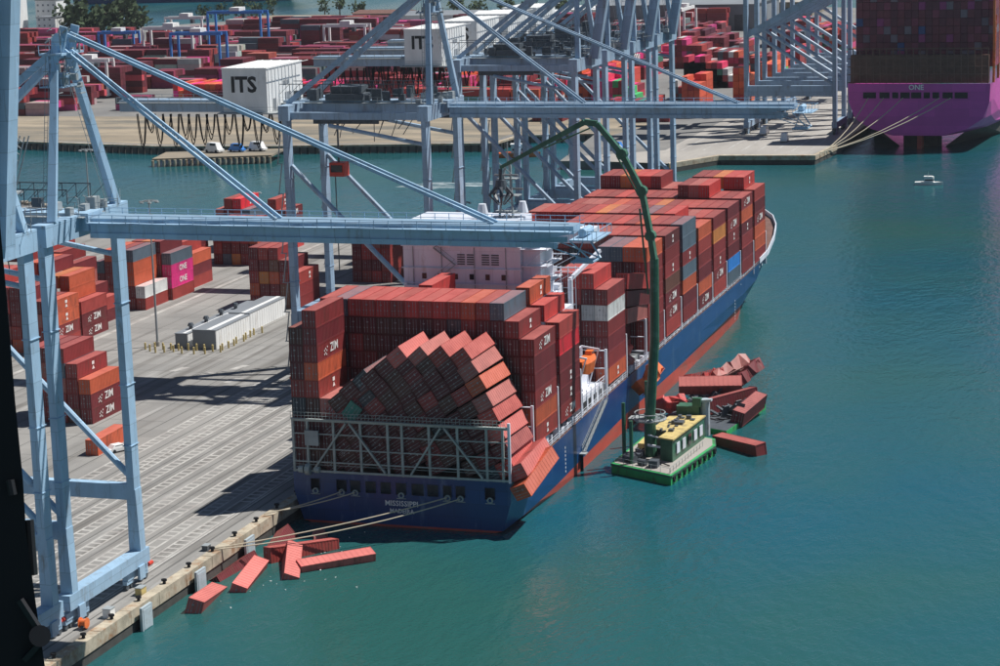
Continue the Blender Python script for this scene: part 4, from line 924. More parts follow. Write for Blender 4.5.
# ------------------------------------------------------------------ quay furniture
for i, (x, y0, y1, w, h, lab) in enumerate([(-93.2,113,152,3.0,3.1,'long low grey shed with small roof fans, leftmost of the three beside the light pole'),
        (-87.4,112.4,130.5,5.6,4.2,'nearer of the two wide white-sided grey roofed sheds in the yard'), (-87.9,132.2,152.5,5.2,4.2,'farther of the two wide white-sided grey roofed sheds in the yard')]):
    T = Thing('storage_shed', (x,(y0+y1)/2,ZQ), lab, 'shed')
    w_ = T.part('wall', MB().box(x-w/2,x+w/2,y0,y1,ZQ,ZQ+h), M['white'])
    T.part('end_wall', MB().box(x-w/2+.02,x+w/2-.02,y0-.06,y0-.01,ZQ+.02,ZQ+h-.02), M['roofgrey'])
    T.part('roof', MB().box(x-w/2-.1,x+w/2+.1,y0-.15,y1+.1,ZQ+h,ZQ+h+.12), M['roofgrey'])
    rd = MB(); rd.box(x+w*.1,x+w*.28,y0,y1,ZQ+h+.12,ZQ+h+.2); T.part('roof_light', rd, M['white'])
    n = int((y1-y0)/1.3); pr = MB()
    for k in range(n): pr.box(x+w/2,x+w/2+.05,y0+.3+k*1.3,y0+.5+k*1.3,ZQ+.1,ZQ+h-.1)
    T.part('cladding_rib', pr, M['white'])
    if i == 0:
        for y in (118,126,134,142): T.part('roof_fan', MB().tube((x,y,ZQ+h+.1),(x,y,ZQ+h+.9),.45).tube((x,y,ZQ+h+.9),(x,y,ZQ+h+1.5),.8,.5), M['mach'])
rb2 = random.Random(21); pts = [(-100.5+k*2.0, 110.2+rb2.uniform(-.6,.6)) for k in range(10)]+[(-82.5+rb2.uniform(-.5,.5), 112+k*2.4) for k in range(9)]+[(-99+k*2.2+rb2.uniform(-.8,.8),107.6+rb2.uniform(-.8,.8)) for k in range(7)]
for x, y in pts: whole('guard_post', MB().tube((x,y,ZQ),(x,y,ZQ+1.5),.22,n=7).tube((x,y,ZQ+1.5),(x,y,ZQ+1.6),.22,.1,n=7), M['yellow'], 'short pale yellow guard post around the white-sided sheds', 'bollard', (x,y,ZQ), 'guard posts around the sheds')
cr_ = Thing('cable_reel', (-22,-67,ZQ), 'orange cable reel beside the foot of the nearest crane', 'cable reel')
cr_.part('drum', MB().tube((-22.4,-67,4.1),(-21.6,-67,4.1),.55,n=14), M['orange']); cr_.part('flange', MB().tube((-22.55,-67,4.1),(-22.42,-67,4.1),.75,n=14).tube((-21.58,-67,4.1),(-21.45,-67,4.1),.75,n=14), M['orange']); cr_.part('stand', MB().beam((-22,-68,3.2),(-22,-67,4.1),.3).beam((-22,-66,3.2),(-22,-67,4.1),.3), M['mach'])
for (x, y, sx, sy, h, m_, lab, ct) in ((-21.3,-51,1.0,1.6,1.1,'yellow','small yellow locker on the quay edge right of the nearest crane','locker'),(-21.0,-61.5,1.2,1.4,1.3,'white','small white cabinet at the quay edge between the near crane feet','cabinet'),(-21.4,-28.5,.9,1.3,.8,'mach','dark tool box on the coping where the long mooring lines end','box')):
    T_ = Thing('storage_locker', (x,y,ZQ), lab, ct); T_.part('body', MB().box(x-sx/2,x+sx/2,y-sy/2,y+sy/2,ZQ,ZQ+h), M[m_]); T_.part('lid', MB().box(x-sx/2-.06,x+sx/2+.06,y-sy/2-.06,y+sy/2+.06,ZQ+h,ZQ+h+.1), M['grey'])
dbm = MB(); rd_ = random.Random(31)
for k in range(55):
    x = rd_.gauss(-9,5); y = rd_.gauss(-25,10)
    if x < -18.4 or y > -3 or y < -55: continue
    z_ = rd_.uniform(.2,.7)*.4; dbm.beam((x,y,.03),(x+rd_.uniform(-1,1)*z_*1.6,y+rd_.uniform(-1,1)*z_*1.6,.08),z_*.7,.08)
for k in range(12):
    x = rd_.gauss(37,5); y = rd_.gauss(66,12)
    if x < 41+(y-60)*.05: continue
    dbm.beam((x,y,.03),(x+rd_.uniform(-.5,.5),y+rd_.uniform(-.5,.5),.08),.3,.08)
tag(link('floating_debris', dbm.mesh('floating_debris', M['logo'])), 'scattered pale debris floating round the fallen containers', 'debris', kind='stuff')
def light_pole(x, y, h, lab, z=ZQ):
    T = Thing('light_pole', (x,y,z), lab, 'light pole', 'tall yard light poles'); T.part('pole', MB().tube((x,y,z),(x,y,z+h),.28,.16,n=8), M['grey']); T.part('base', MB().tube((x,y,z),(x,y,z+1.0),.6,.55,n=10), M['farpave'])
    hd = MB()
    for k in range(6):
        t = k*math.pi/3; a = (x+1.9*math.cos(t), y+1.9*math.sin(t), z+h-.2); hd.beam((x,y,z+h),a,.1); hd.box(a[0]-.35,a[0]+.35,a[1]-.35,a[1]+.35,a[2]-.25,a[2])
    hd.ring((x,y,z+h-.1),1.5,.06,10); T.part('lamp_head', hd, M['grey'])
light_pole(-99.5,113.8,32.5,'tall grey light pole beside the yellow posts and sheds'); light_pole(-197,268,24,'tall grey light pole at the left pier end above the channel'); light_pole(-78,262,11,'short light pole near the pier end right of the ITS crane leg')
light_pole(-150,282,10,'short light pole on the rocky pier end left of the ITS crane')
def car(x, y, z, rz, mb, lab, s=1.0, van=False, group=None):
    T = Thing('parked_car' if not van else 'parked_van', (x,y,z), lab, 'car' if not van else 'van', group); T.o.rotation_euler = (0,0,rz)
    L2, W2 = 2.3*s, .9*s; hh = .75*s; top = 1.45*s if not van else 2.2*s
    def p(m, n, mt_, par=None): o = link(n, m.mesh(n, mt_), par or T.o); return o
    b = MB(); pr = [(-L2,.3*s),(-L2,hh),(-L2*.8,hh+.1*s),(-L2*.55,top if not van else top),(L2*.25 if not van else L2*.6,top),(L2*.5 if not van else L2*.8,hh+.12*s),(L2,hh-.05*s),(L2,.3*s)]
    n = len(pr); vs = [(-W2,a,c) for a,c in pr]+[(W2,a,c) for a,c in pr]
    vs = [(v[0]*(.82 if v[2] > hh+.15*s else 1),v[1],v[2]) for v in vs]
    b.add(vs, [tuple(range(n)), tuple(range(2*n-1,n-1,-1))]+[(k,n+k,n+(k+1)%n,(k+1)%n) for k in range(n)]); p(b, 'body', mb)
    g = MB(); g.box(-W2*.9,W2*.9,-L2*.5,L2*.2,hh+.18*s,top-.12*s); p(g, 'window', M['glass'])
    for i in (-1,1):
        for j in (-.62,.62): p(MB().tube((i*W2*.82,j*L2,.34*s),(i*W2*1.04,j*L2,.34*s),.34*s,n=12), 'wheel', M['dark'])
car(-63.9,25.4,ZQ,rad(-30),M['white'],'white car parked beside the single orange red container')
car(-262+20,452,3.0,rad(70),M['white'],'white truck parked on the narrow jetty across the channel, left one',1.7,True,'vehicles on the jetty'); car(-234,455,3.0,rad(80),M['blue'],'blue and white van parked on the narrow jetty across the channel, middle one',1.4,True,'vehicles on the jetty'); car(-227,458,3.0,rad(80),M['white'],'white van parked at the right end of the narrow jetty',1.6,True,'vehicles on the jetty')
for i, (x, y, rz, c, lab) in enumerate([(-34,498,5,'white','white truck under the nearest far quay crane'),(-46,520,0,'white','second white truck farther back under the far quay cranes'),(-90,468,80,'blue','small blue van on the pale apron left of the far quay corner')]):
    car(x, y, 3.02 if y > 300 else ZQ, rad(rz), M[c], lab, 1.4, True)
# boats
def boat(x, y, rz, s, hullm, lab, name='motor_boat'):
    T = Thing(name, (x,y,0), lab, 'boat'); T.o.rotation_euler = (0,0,rz); m = MB()
    st = [(-5,1.5),(-2,1.7),(2,1.5),(4.2,.8),(5.6,.05)]
    for a, b in zip(st[:-1], st[1:]):
        for i in (-1,1): m.quad((a[0]*s,i*a[1]*s,1.1*s),(a[0]*s,i*a[1]*.75*s,-.3),(b[0]*s,i*b[1]*.75*s,-.3),(b[0]*s,i*b[1]*s,1.2*s))
        m.quad((a[0]*s,-a[1]*s,1.0*s),(a[0]*s,a[1]*s,1.0*s),(b[0]*s,b[1]*s,1.1*s),(b[0]*s,-b[1]*s,1.1*s))
    m.quad((-5*s,-1.5*s,1.1*s),(-5*s,1.5*s,1.1*s),(-5*s,1.1*s,-.3),(-5*s,-1.1*s,-.3))
    def p(m, n, mt_): return link(n, m.mesh(n, mt_), T.o)
    p(m, 'hull', hullm); p(MB().box(-1.5*s,2.0*s,-1.1*s,1.1*s,1.0*s,3.1*s).box(-1.7*s,1.6*s,-1.2*s,1.2*s,3.1*s,3.3*s), 'cabin', M['white']); p(MB().box(-1.2*s,2.02*s,-1.12*s,1.12*s,1.7*s,2.2*s), 'window', M['glass'])
    p(MB().tube((0,0,2.6*s),(0,0,5.2*s),.07*s).beam((-.0,-.7*s,4.2*s),(0,.7*s,4.2*s),.1*s), 'mast', M['grey'])
boat(-128,470,rad(12),1.5,M['orange'],'orange and white work boat moored at the wharf behind the crane legs')
boat(30.2,409.6,rad(2),.85,M['white'],'small white motor boat alone on open water below the magenta ship')
wk_ = MB(); wk_.add([(-146,388,.02),(-134,383,.02),(-106,399,.02),(-98,406,.02),(-116,405,.02),(-138,400,.02)], [(0,1,2,3,4,5)])
tag(link('boat_wake', wk_.mesh('boat_wake', M['foam'])), 'white foam wake curving across the channel behind the crane legs', 'wake', kind='stuff')

# ------------------------------------------------------------------ far shore
far = [(-1400,484),(-341,482),(-274,470),(-228,473),(-142,488),(-141,512),(-112,520),(-102,437),(-74,439),(-61,432),(-49,455),(-16,458),(-13.4,486),(-13.4,1180),(-150,1275),(-440,1262),(-560,1205),(-640,1110),(-1400,1080)]
struct('far_shore_ground', MB().prism(far,-1.5,3.0), M['land'])
struct('dirt_strip', MB().prism([(-900,488),(-341,486),(-274,475),(-228,478),(-146,492),(-145,514),(-112,524),(-106,505),(-96,560),(-100,572),(-900,574)],3.0,3.006), M['tan'])
struct('far_quay', MB().prism([(-61,433),(-49,456.5),(-17,459),(-14.8,486),(-14.8,1100),(-72,1100),(-72,470),(-100,450),(-100,439)],3.0,3.008), M['farpave'])
mb = MB()
for x in (-20,-26,-32,-38,-44,-50,-58,-66): mb.quad((x-.4,470,3.014),(x+.4,470,3.014),(x+.4,1000,3.014),(x-.4,1000,3.014))
struct('far_lane_marking', mb, M['line'])
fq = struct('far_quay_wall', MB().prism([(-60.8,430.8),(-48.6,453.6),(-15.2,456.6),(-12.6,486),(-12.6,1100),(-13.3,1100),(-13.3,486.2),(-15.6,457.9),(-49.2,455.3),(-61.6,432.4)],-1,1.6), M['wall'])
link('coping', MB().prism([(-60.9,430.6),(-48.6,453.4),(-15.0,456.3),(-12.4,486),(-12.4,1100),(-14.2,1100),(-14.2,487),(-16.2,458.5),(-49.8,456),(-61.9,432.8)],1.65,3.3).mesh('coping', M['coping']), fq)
mb = MB()
for a, b in (((-700,483),(-341,481)),((-341,481),(-274,469)),((-274,469),(-228,472)),((-228,472),(-142,486.5)),((-141,487),(-139,511)),((-139,511),(-112,518))):
    n = int(math.dist(a,b)/3)
    for k in range(n): 
        t = k/n; mb.tube((a[0]+(b[0]-a[0])*t,a[1]+(b[1]-a[1])*t-.6,-1),(a[0]+(b[0]-a[0])*t,a[1]+(b[1]-a[1])*t-.6,2.6),.45,n=5)
tag(link('wharf_piles', mb.mesh('wharf_piles', M['wall'])), 'dark timber piles under the old wharf edge across the channel', 'piles', kind='stuff')
mb = MB()
for a, b in (((-700,483),(-341,481)),((-341,481),(-274,469)),((-274,469),(-228,472)),((-228,472),(-142,486.5)),((-142,487),(-140,511)),((-140,511),(-112,518))): mb.beam((a[0],a[1]-.8,3.0),(b[0],b[1]-.8,3.0),1.6,.7)
struct('wharf_edge', mb, M['coping'])
jt = Thing('jetty', (-245,445,0), 'narrow timber pile jetty on the far side of the channel carrying parked vehicles', 'jetty')
jt.part('jetty_deck', MB().prism([(-258,432),(-216,446),(-219,466),(-262,452)],2.3,3.0), M['tan'])
jp = MB()
for k in range(22): t = k/21; jp.tube((-257.5+41*t,431.5+14*t,-1),(-257.5+41*t,431.5+14*t,2.4),.6,n=6)
jt.part('jetty_pile', jp, M['coping'], kind='stuff')
# far container yards (one mass with the farther containers of the ship)
rf = random.Random(17)
FC = [(.2,.022,.03)]*7+[(.28,.03,.035)]*6+[(.4,.05,.04)]*4+[(.5,.1,.05)]*2+[(.6,.05,.2),(.45,.45,.45),(.12,.15,.18),(.1,.12,.14),(.6,.03,.1),(.05,.2,.14),(.6,.6,.58)]
def fcol(pal=FC): 
    c = rf.choice(pal); v = rf.uniform(.8,1.2); return tuple(min(1,k*v) for k in c)
def yard_x(x0, x1, y0, rows, hmax, pal=FC):           # long side along x
    nb = int((x1-x0)/12.7); sk = rf.random() < .5
    for b in range(nb):
        if rf.random() < .03: continue
        hb_ = hmax if rf.random() < .6 else rf.randint(1, hmax); band = rf.choice(pal) if rf.random() < .55 else None
        for r in range(rows):
            h = max(1, min(hmax, hb_+rf.choice((-1,0,0,0,0,0))))
            for t in range(h):
                if t < h-1 and r > 1 : continue
                c = tuple(min(1,k*rf.uniform(.85,1.15)) for k in band) if band and rf.random() < .7 else fcol(pal)
                x = x0+b*12.7; y = y0+r*2.6; SB.append((x,x+12.19,y,y+2.44,3+2.9*t,3+2.9*t+2.8,c))
def yard_y(x0, y0, bays, rows, hmax, pal=FC, step=0):
    for b in range(bays):
        for r in range(rows):
            h = max(1, min(hmax, hmax-int(step*r)+rf.choice((-1,0,0,0))))
            hr = 0
            for t in range(h):
                if b > 0 and t < h-2 and r < rows-1 and step == 0: continue
                SB.append((x0+r*2.6,x0+r*2.6+2.44,y0+b*12.8,y0+b*12.8+12.19,3+2.9*t,3+2.9*t+2.8,fcol(pal)))
DK = [(.13,.02,.03)]*6+[(.18,.025,.035)]*6+[(.3,.04,.04)]*3+[(.1,.015,.035)]*3+[(.3,.04,.1)]*2+[(.55,.05,.22),(.6,.08,.1),(.36,.09,.06),(.45,.45,.44),(.4,.3,.3),(.07,.1,.13),(.12,.16,.16),(.5,.08,.2)]
yv = 576.0; k = 0
while yv < 1060:
    for xa, xb in ((-760,-640),(-628,-500),(-486,-372),(-358,-244),(-232,-150) if yv < 840 else (-232,-170)):
        if yv > 980 and xa < -560: continue
        if rf.random() < .9: yard_x(xa+rf.uniform(0,8), xb, yv+rf.uniform(-3,3), rf.choice((4,5,6)), rf.choice((3,4,5,5)), DK if xa < -240 else FC)
    k += 1; yv += 21 if k % 3 else 36
PK = [(.72,.03,.2)]*5+[(.6,.05,.1)]*3+[(.3,.03,.05)]*2; OR_ = [(.7,.14,.05)]*5+[(.6,.07,.05)]*3
yard_y(-148,642,2,7,5,PK,.5); yard_y(-166,646,2,6,5,OR_+FC[:6],0); yard_y(-130,612,1,5,4,[(.3,.03,.04)]*3+[(.06,.45,.15)],.5); yard_y(-108,560,2,6,3,FC,.4); yard_y(-126,592,1,3,2,[(.06,.45,.15),(.4,.03,.05)],0)
yard_y(-97,600,2,3,5,[(.6,.1,.05)]*3+[(.5,.05,.05)],0); yard_y(-165,690,2,8,5,OR_,.3); yard_y(-120,700,2,8,4,DK,.3); yard_y(-150,560,1,5,3,[(.7,.7,.68)]*2+FC[:4],.6); yard_y(-82,690,2,3,4,OR_+[(.08,.4,.08)],0)
yard_y(-120,760,3,10,4,FC,.2); yard_y(-180,740,3,12,5,PK+FC,.2); yard_y(-85,760,4,3,4,FC,0); yard_y(-110,850,4,10,5,DK,0); yard_y(-205,600,2,9,4,FC,.2); yard_y(-215,640,2,8,5,[(.72,.03,.2)]*3+OR_[:3],.4)
for (x0,y0,b_,r_,h_,p_,st) in ((-230,780,3,14,5,FC,.25),(-190,800,2,9,5,PK+OR_,.3),(-150,800,2,8,5,FC,.35),(-160,850,3,14,5,DK,.2),(-215,860,3,16,5,FC,.15),(-120,700,1,9,5,PK+FC,.3),(-178,690,1,6,4,[(.6,.6,.58)]*2+FC,.4),(-84,640,1,3,5,OR_,0),(-92,735,2,5,4,FC,.3),(-205,940,3,18,5,DK,.1),(-130,930,3,16,5,FC,.1),(-86,860,4,5,5,FC,.1),(-240,700,2,10,5,FC,.2),(-112,645,1,5,3,[(.6,.6,.58)]*3+FC,.4),(-176,620,1,4,4,FC,.3)):
    yard_y(x0,y0,b_,r_,h_,p_,st)
# bright stacks seen under the far girders
yard_y(-330,600,2,16,4,OR_[:4]+[(.75,.03,.25)]*4+[(.7,.05,.05)]*4,.0); yard_y(-282,596,2,14,4,[(.7,.03,.05)]*4+DK[:4]+[(.75,.04,.2)]*2,.1)
# magenta ship's cargo
for r in range(20):
    for t in range(12):
        c = rf.choice([(.13,.025,.045)]*9+[(.18,.03,.05)]*9+[(.24,.04,.08)]*3+[(.16,.1,.13),(.04,.07,.2),(.2,.14,.17),(.3,.04,.16)])
        SB.append((-9.2+r*2.5,-9.2+r*2.5+2.4,508,520.2,29.4+2.92*t,29.4+2.92*t+2.8,c))
for b in range(1,12):
    for t in range(12+min(2,b//3)):
        for r in ((20,19) if t > 10 else (19,)):
            r = min(r, 19); c = fcol([(.45,.08,.05),(.35,.04,.05),(.5,.12,.08),(.3,.03,.04)]); SB.append((-9.2+r*2.5,-9.2+r*2.5+2.4,508+b*14.6,520.2+b*14.6,29.4+2.92*t,32.2+2.92*t,c))
sm = MB(); cols = []
for x0,x1,y0,y1,z0,z1,c in SB:
    sm.box(x0,x1,y0,y1,z0,z1); cols += [c]*6
o_ = len(sm.v); sm.v += RV; sm.f += [tuple(i+o_ for i in f) for f in RF]; sm.m += [0]*len(RF); cols += RCOL
me = sm.mesh('distant_containers', M['contstuff'])
at = me.attributes.new('Col', 'FLOAT_COLOR', 'FACE'); at.data.foreach_set('color', [v for c in cols for v in (*c, 1)])
tag(link('distant_containers', me), 'mass of red, maroon and pink containers filling the terminals across the channel', 'containers', kind='stuff')
print('containers', len(CONT), 'stuff boxes', len(SB))

# magenta ship
ms = Thing('magenta_container_ship', (14.5,500,0), 'huge magenta container ship seen from astern at the far terminal, loaded high', 'ship')
cx = 14.5
MS = [(500,24,(25.5,25.2,23,17,9)),(503,24,(25.5,25.4,23.6,18.5,11)),(512,24,(25.5,25.5,24.6,21,15)),(530,24,(25.5,25.5,25.5,24.2,21)),(560,24,(25.5,)*5),(760,24,(25.5,)*5),(830,25,(25.5,25,23,21,18)),(870,27,(22,17,12,8,6)),(900,29,(3,2,1,.6,.5))]
zl = lambda zd: (zd,17.5,11.5,7.6,5.2)
m1 = MB(); m2 = MB()
for a, b in zip(MS[:-1], MS[1:]):
    for sg in (-1,1):
        A = [(cx+sg*a[2][i],a[0],zl(a[1])[i]) for i in range(5)]; B = [(cx+sg*b[2][i],b[0],zl(b[1])[i]) for i in range(5)]
        for i in range(4): m1.quad(A[i],A[i+1],B[i+1],B[i])
        la = max(.5,a[2][4]-8 if a[0] < 540 else a[2][4]-.3); lb_ = max(.5,b[2][4]-8 if b[0] < 540 else b[2][4]-.3)
        if a[0] >= 512: m2.quad(A[4],(cx+sg*la,a[0],-1),(cx+sg*lb_,b[0],-1),B[4])
    if a[0] < 540: m1.quad((cx-a[2][4],a[0],5.2),(cx+a[2][4],a[0],5.2),(cx+b[2][4],b[0],5.2),(cx-b[2][4],b[0],5.2))
s0 = MS[0]; zz = zl(24); m1.add([(cx-s0[2][i],500,zz[i]) for i in range(5)]+[(cx+s0[2][i],500,zz[i]) for i in range(4,-1,-1)], [tuple(range(10))])
m2.quad((cx-7,512,5.1),(cx+7,512,5.1),(cx+7,512,-1),(cx-7,512,-1))
ms.part('hull', m1, M['magenta']); ms.part('underbody', m2, M['wall'])
ms.part('rudder', MB().box(cx-.8,cx+.8,503,509,-1,5.1), M['boot'])
for k, (x, w) in enumerate(((-17.6,4.6),(-12.2,3.6),(-8.3,2.2),(-4.8,3.4),(-.8,3.6),(3.0,2.2),(6.2,2.4),(10.4,3.6),(15.2,4.6))):
    o = ms.part('mooring_opening', MB().box(cx+x-w/2,cx+x+w/2,499.86,499.98,18.6,21.0), M['dark'])
    ms.part('opening_frame', MB().beam((cx+x-w/2,499.8,18.6),(cx+x+w/2,499.8,18.6),.2).beam((cx+x-w/2,499.8,21),(cx+x+w/2,499.8,21),.2), M['magenta'], o)
me = text_mesh('ONE', 2.6, .05).copy(); me.materials.clear(); me.materials.append(M['logo']); link('ship_name', me, ms.o, Vector((cx-.8,499.84,22.6))-ms.org, face_rot('-y'))
l3 = MB()
for k in range(21): l3.beam((-9.3+k*2.42,501,24),(-9.3+k*2.42,501,36.6),.35)
for z in (24.3,27.2,30,33,36.5): l3.beam((-11,500.8,z),(39,500.8,z),.3,.35)
ms.part('lashing_bridge', l3, M['deck'])
ms.part('stern_deck_cargo', MB().box(-10.5,39,503,506.8,24,34), M['deck'])
ed = MB()
for k in range(10): ed.box(40.2,41,504+k*.6,504.4+k*.6,24+k*2.4,26.2+k*2.4)
for k in range(12): ed.beam((40.4,507+14.6*k,24),(40.4,507+14.6*k,62),.8); 
for z in (30,36,42,48,54,60): ed.beam((40.4,507,z),(40.4,680,z),.25,.5)
ms.part('side_lashing_post', ed, M['orange'])
for i, (a, b) in enumerate((((-14,470,3.5),(2,499.6,18.9)),((-14,468,3.5),(9,499.6,18.9)),((-14.5,462,3.5),(22,499.6,18.9)),((-14.5,462,3.5),(26,499.6,18.9)),((-14,471,3.5),(-3.5,499.6,18.9)))):
    whole('mooring_line', MB().path([Vector(a).lerp(Vector(b),k/6)-Vector((0,0,2.2*4*(k/6)*(1-k/6))) for k in range(7)],.17,5), M['rope'], 'pale mooring line fanning from far quay corner to the magenta stern', 'rope', a, 'mooring lines of the magenta ship')
# far quay cranes
def far_crane(yc, lab):
    T = Thing('gantry_crane', (-37,yc,3), lab, 'crane', 'far quay gantry cranes beside the magenta ship'); m_ = M['crane2']
    for x in (-19.5,-53):
        for s in (-1,1): T.part('leg', MB().beam((x,yc+s*10,3),(x,yc+s*10,62),2.6,1.5,upv=(1,0,0)), m_)
        T.part('sill_beam', MB().box(x-1,x+1,yc-11.5,yc+11.5,5.4,7.6), m_); T.part('upper_cross_beam', MB().box(x-1,x+1,yc-11,yc+11,58.4,61), m_)
        bo = MB()
        for s in (-1,1):
            for dy in (-3,-1,1,3): bo.tube((x-.4,yc+s*9+dy,3.7),(x+.4,yc+s*9+dy,3.7),.7,n=8)
            bo.box(x-.6,x+.6,yc+s*9-4,yc+s*9+4,4.2,5.4)
        T.part('bogie', bo, M['mach'])
    for s in (-1,1):
        y = yc+s*10; T.part('portal_beam', MB().beam((-53,y,19.2),(-19.5,y,19.2),1.6,4.0), m_); T.part('diagonal_brace', MB().tube((-20.5,y,22),(-52,y,42),.7,n=8), m_); T.part('upper_brace', MB().beam((-53,y,40),(-20,y,58),1.6,2.2), m_)
    T.part('girder', MB().box(-80,-17,yc-3,yc+3,61.1,64), m_); T.part('raised_boom', MB().beam((-16,yc,63),(-7,yc,128),3,3,upv=(1,0,0)), m_); T.part('machinery_house', MB().box(-66,-54,yc-8,yc+8,64,73), M['white'])
far_crane(532,'blue grey far quay crane nearest the camera, left of the magenta ship'); far_crane(566,'blue grey far quay crane, second one beside the magenta ship'); far_crane(604,'blue grey far quay crane, third one beside the magenta ship'); far_crane(660,'blue grey far quay crane, farthest one beside the magenta ship')
# rubber tyred gantries
def rtg(x, y, m_, lab, rz=0, sc=1.0):
    T = Thing('yard_gantry_crane', (x,y,3), lab, 'gantry crane', 'yard gantry cranes among the far containers'); T.o.rotation_euler = (0,0,rz)
    def p(n, mb, mt_=None): return link(n, mb.mesh(n, mt_ or m_), T.o)
    H_ = 19*sc; W_ = 12*sc; D_ = 4*sc
    for i in (-1,1):
        for j in (-1,1): p('leg', MB().beam((i*W_,j*D_,1),(i*W_,j*D_,H_),1.1,1.1))
        p('sill_beam', MB().beam((i*W_,-D_-1.5,1.6),(i*W_,D_+1.5,1.6),1.0,1.2)); 
    for j in (-1,1): p('girder', MB().beam((-W_-1,j*D_*.7,H_+.7),(W_+1,j*D_*.7,H_+.7),1.1,1.6))
    p('trolley', MB().box(-3,3,-D_*.8,D_*.8,H_+1.5,H_+3.4), M['white']); p('operator_cab', MB().box(3.2,5,-1.4,1.4,H_-2.6,H_-.2), M['mach'])
    wh = MB()
    for i in (-1,1):
        for j in (-1,1): wh.tube((i*W_-.5,j*D_,.8),(i*W_+.5,j*D_,.8),.8,n=8)
    p('wheel', wh, M['dark'])
rtg(-420,872,M['blue'],'bright blue yard gantry crane right of centre in the far left yard',0,1.35); rtg(-392,760,M['blue'],'bright blue yard gantry crane left of the ITS machinery house',0,1.15); rtg(-421,788,M['white'],'white yard gantry crane in the far left yard, wide nearer one',0,1.2)
rtg(-478,838,M['blue'],'small blue yard gantry crane behind the near crane apex',0,.9); rtg(-400,655,M['white'],'white yard gantry crane nearest the dirt strip at far left',0,.9); rtg(-480,930,M['white'],'white yard gantry crane far back left of the tall blue one',0,1.0); rtg(-345,850,M['white'],'white yard gantry crane above the ITS machinery house',0,1.0)
rtg(-170,905,M['white'],'white yard gantry crane beyond the orange and pink stacks',rad(90),1.2)
# sheds, buildings, trees beyond
def shed(x0,x1,y0,y1,h,lab,roof='roofgrey',wall='white',nm='warehouse'):
    T = Thing(nm, ((x0+x1)/2,(y0+y1)/2,3), lab, 'warehouse'); xm = (x0+x1)/2
    T.part('wall', MB().box(x0,x1,y0,y1,3,3+h), M[wall])
    T.part('roof', MB().add([(x0-1,y0-1,3+h),(x1+1,y0-1,3+h),(x1+1,y1+1,3+h),(x0-1,y1+1,3+h),(x0-1,(y0+y1)/2,3+h*1.25),(x1+1,(y0+y1)/2,3+h*1.25)], [(0,1,5,4),(3,4,5,2),(0,4,3),(1,2,5),(0,3,2,1)]), M[roof])
    d = MB(); n = max(2,int((x1-x0)/14))
    for k in range(n): d.box(x0+4+k*14,x0+9+k*14,y0-.15,y0-.05,3,3+h*.6)
    T.part('loading_door', d, M['mach'], kind='stuff')
shed(-262,-160,1060,1130,16,'long dark grey warehouse beyond the orange and pink stacks','roofgrey','roofgrey'); shed(-245,-150,1190,1240,9,'low pale warehouse at the top behind the dark one','farpave','tan')
shed(-352,-296,1085,1120,9,'white roofed warehouse left of the raised crane booms','white','white'); shed(-415,-362,1110,1150,8,'grey roofed warehouse above the far yard centre','roofgrey','white'); shed(-460,-425,1150,1180,7,'small brown roofed shed among the far trees','deck','tan'); shed(-520,-470,1120,1150,6,'low pale shed left of the far trees','tan','white')
shed(-310,-270,1150,1180,8,'small white shed at the top behind the raised booms','white','white')
def tower(x, y, w, d, h, lab):
    T = Thing('industrial_building', (x,y,3), lab, 'building'); wl_ = T.part('wall', MB().box(x-w/2,x+w/2,y-d/2,y+d/2,3,3+h), M['white'])
    for k in range(int(h/4)):
        wb = MB()
        for j in range(int(w/4)): wb.box(x-w/2+1.2+j*4,x-w/2+2.5+j*4,y-d/2-.12,y-d/2-.02,5.2+k*4,6.4+k*4)
        T.part('window', wb, M['roofgrey'], wl_)
    T.part('roof', MB().box(x-w/2-.4,x+w/2+.4,y-d/2-.4,y+d/2+.4,3+h,3.6+h), M['roofgrey'])
tower(-690,1085,22,18,30,'tall white industrial building at the top left corner'); tower(-664,1100,16,14,22,'white industrial building just right of the tallest one at top left'); tower(-648,1070,14,14,12,'low white industrial building in front of the top left group'); tower(-712,1120,20,16,40,'white industrial tower behind the top left group')
def tree(x, y, h, w, lab, n=260):
    T = Thing('broadleaf_tree', (x,y,3), lab, 'tree', 'trees at the back of the far terminal'); rt_ = random.Random(int(x*7+y))
    tm = MB().tube((x,y,3),(x,y,3+h*.4),w*.06,w*.04,n=6)
    for k in range(4): a = rt_.random()*6.28; tm.tube((x,y,3+h*.35),(x+w*.3*math.cos(a),y+w*.3*math.sin(a),3+h*.7),w*.03,w*.01,n=5)
    T.part('trunk', tm, M['bark']); cr = MB()
    cl = [(x+rt_.uniform(-.32,.32)*w,y+rt_.uniform(-.3,.3)*w,3+h*rt_.uniform(.25,.88),w*rt_.uniform(.16,.32)) for _ in range(12)]
    for k in range(n):
        c = rt_.choice(cl); v = Vector((rt_.gauss(0,1),rt_.gauss(0,1),rt_.gauss(0,1))).normalized()*c[3]*rt_.uniform(.6,1.1); p = Vector(c[:3])+v; s = w*.075
        a = Vector((rt_.gauss(0,1),rt_.gauss(0,1),rt_.gauss(0,1))).normalized(); b = a.orthogonal().normalized()
        cr.add([p-a*s-b*s*.6,p+a*s-b*s*.6,p+a*s+b*s*.6,p-a*s+b*s*.6], [(0,1,2,3)])
    T.part('crown', cr, M['leaf'])
TR = [(-618,1062,22,26,'large dark tree clump left of the apex of the nearest crane'),(-600,1068,24,28,'largest dark round tree behind the apex of the nearest crane'),(-588,1075,17,20,'dark tree at the right of the tree clump behind the near apex'),(-636,1075,18,18,'dark tree next to the white buildings at top left')]
for k, x in enumerate((-590,-578,-566,-556,-545,-510,-500,-488)): TR.append((x,1190+(x+590)*.4,rf.uniform(10,16),rf.uniform(9,13),None))
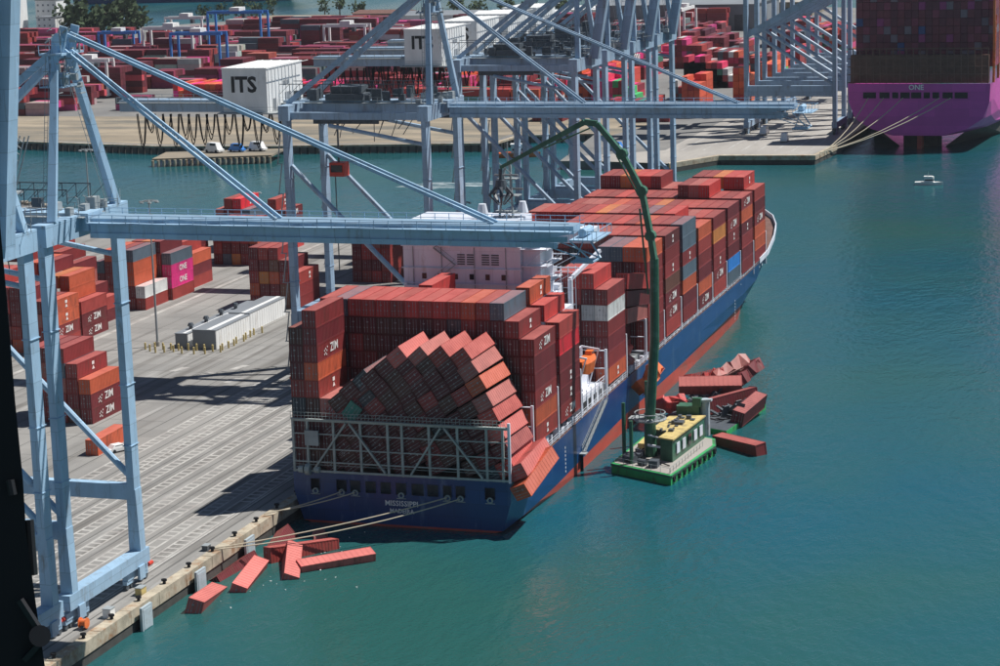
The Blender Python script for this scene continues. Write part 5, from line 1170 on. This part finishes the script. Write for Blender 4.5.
for k, x in enumerate((-405,-396,-372,-350,-340,-322,-300,-262,-240,-222,-205,-190)): TR.append((x,1225+rf.uniform(-25,25),rf.uniform(9,16),rf.uniform(10,16),None))
for x, y, h, w, lab in TR: tree(x, y, h, w, lab or 'small dark green tree in the row along the far waterfront', 320 if lab else 150)
# ship at the top left
ts = Thing('distant_ship', (-760,1500,0), 'distant ship with dark blue hull at the very top left', 'ship')
tm = MB()
tm.add([(-850,1480,0),(-660,1500,0),(-640,1500,14),(-855,1478,14),(-850,1510,0),(-660,1512,0),(-640,1512,14),(-855,1512,14)], [(0,1,2,3),(4,7,6,5),(3,2,6,7),(1,5,6,2),(0,3,7,4)])
ts.part('hull', tm, M['hull']); ts.part('superstructure', MB().box(-845,-815,1484,1506,14,38).box(-800,-670,1490,1508,14,19), M['white'])
# shore bank at the very back
struct('far_headland', MB().prism([(-1300,1900),(-700,1800),(-300,1850),(200,2100),(200,2600),(-1300,2600)],-1,4), M['tan'])

# ------------------------------------------------------------------ helicopter door frame close to the lens
def cw(px, py, d): return CAM+(fw+r2*((px-500)/F)-u2*((py-333)/F))*d
HD = 1.6
hf = Thing('helicopter_door_frame', tuple(cw(-20,450,HD)), 'black helicopter door frame at the left edge, very close to the camera', 'door frame')
def slab(pts, d0, d1):
    m = MB(); n = len(pts); vs = [cw(x,y,d0) for x,y in pts]+[cw(x,y,d1) for x,y in pts]
    return m.add(vs, [tuple(range(n)), tuple(range(2*n-1,n-1,-1))]+[(k,n+k,n+(k+1)%n,(k+1)%n) for k in range(n)])
hf.part('frame_post', slab([(-150,205),(-1,212),(7,300),(15,400),(23,480),(26,530),(34,590),(41,640),(50,700),(-150,700)], HD, HD+.12), M['heli'])
kn = MB().tube(cw(40,636,HD-.01), cw(40,636,HD+.03), .0075, n=16).beam(cw(20,600,HD-.004), cw(46,640,HD-.004), .004, .004).beam(cw(24,660,HD-.004), cw(46,636,HD-.004), .004, .004)
hf.part('latch', kn, M['helimetal'])
hf.part('hinge', MB().tube(cw(29,520,HD+.01),cw(33,575,HD+.01),.0035,n=8).tube(cw(10,480,HD-.004),cw(13,495,HD-.004),.003,n=8), M['helimetal'])

# ------------------------------------------------------------------ haze
hm_ = bpy.data.materials.new('harbour_haze'); hm_.use_nodes = True; hn = hm_.node_tree.nodes; hn.remove(hn['Principled BSDF'])
pv_ = hn.new('ShaderNodeVolumePrincipled'); pv_.inputs['Color'].default_value = (.78,.86,.95,1); pv_.inputs['Density'].default_value = .00003; pv_.inputs['Anisotropy'].default_value = .3
hm_.node_tree.links.new(pv_.outputs[0], hn['Material Output'].inputs['Volume'])
tag(link('haze', MB().box(-4100,3100,-1000,6100,-8,150).mesh('haze', hm_)), kind='stuff')
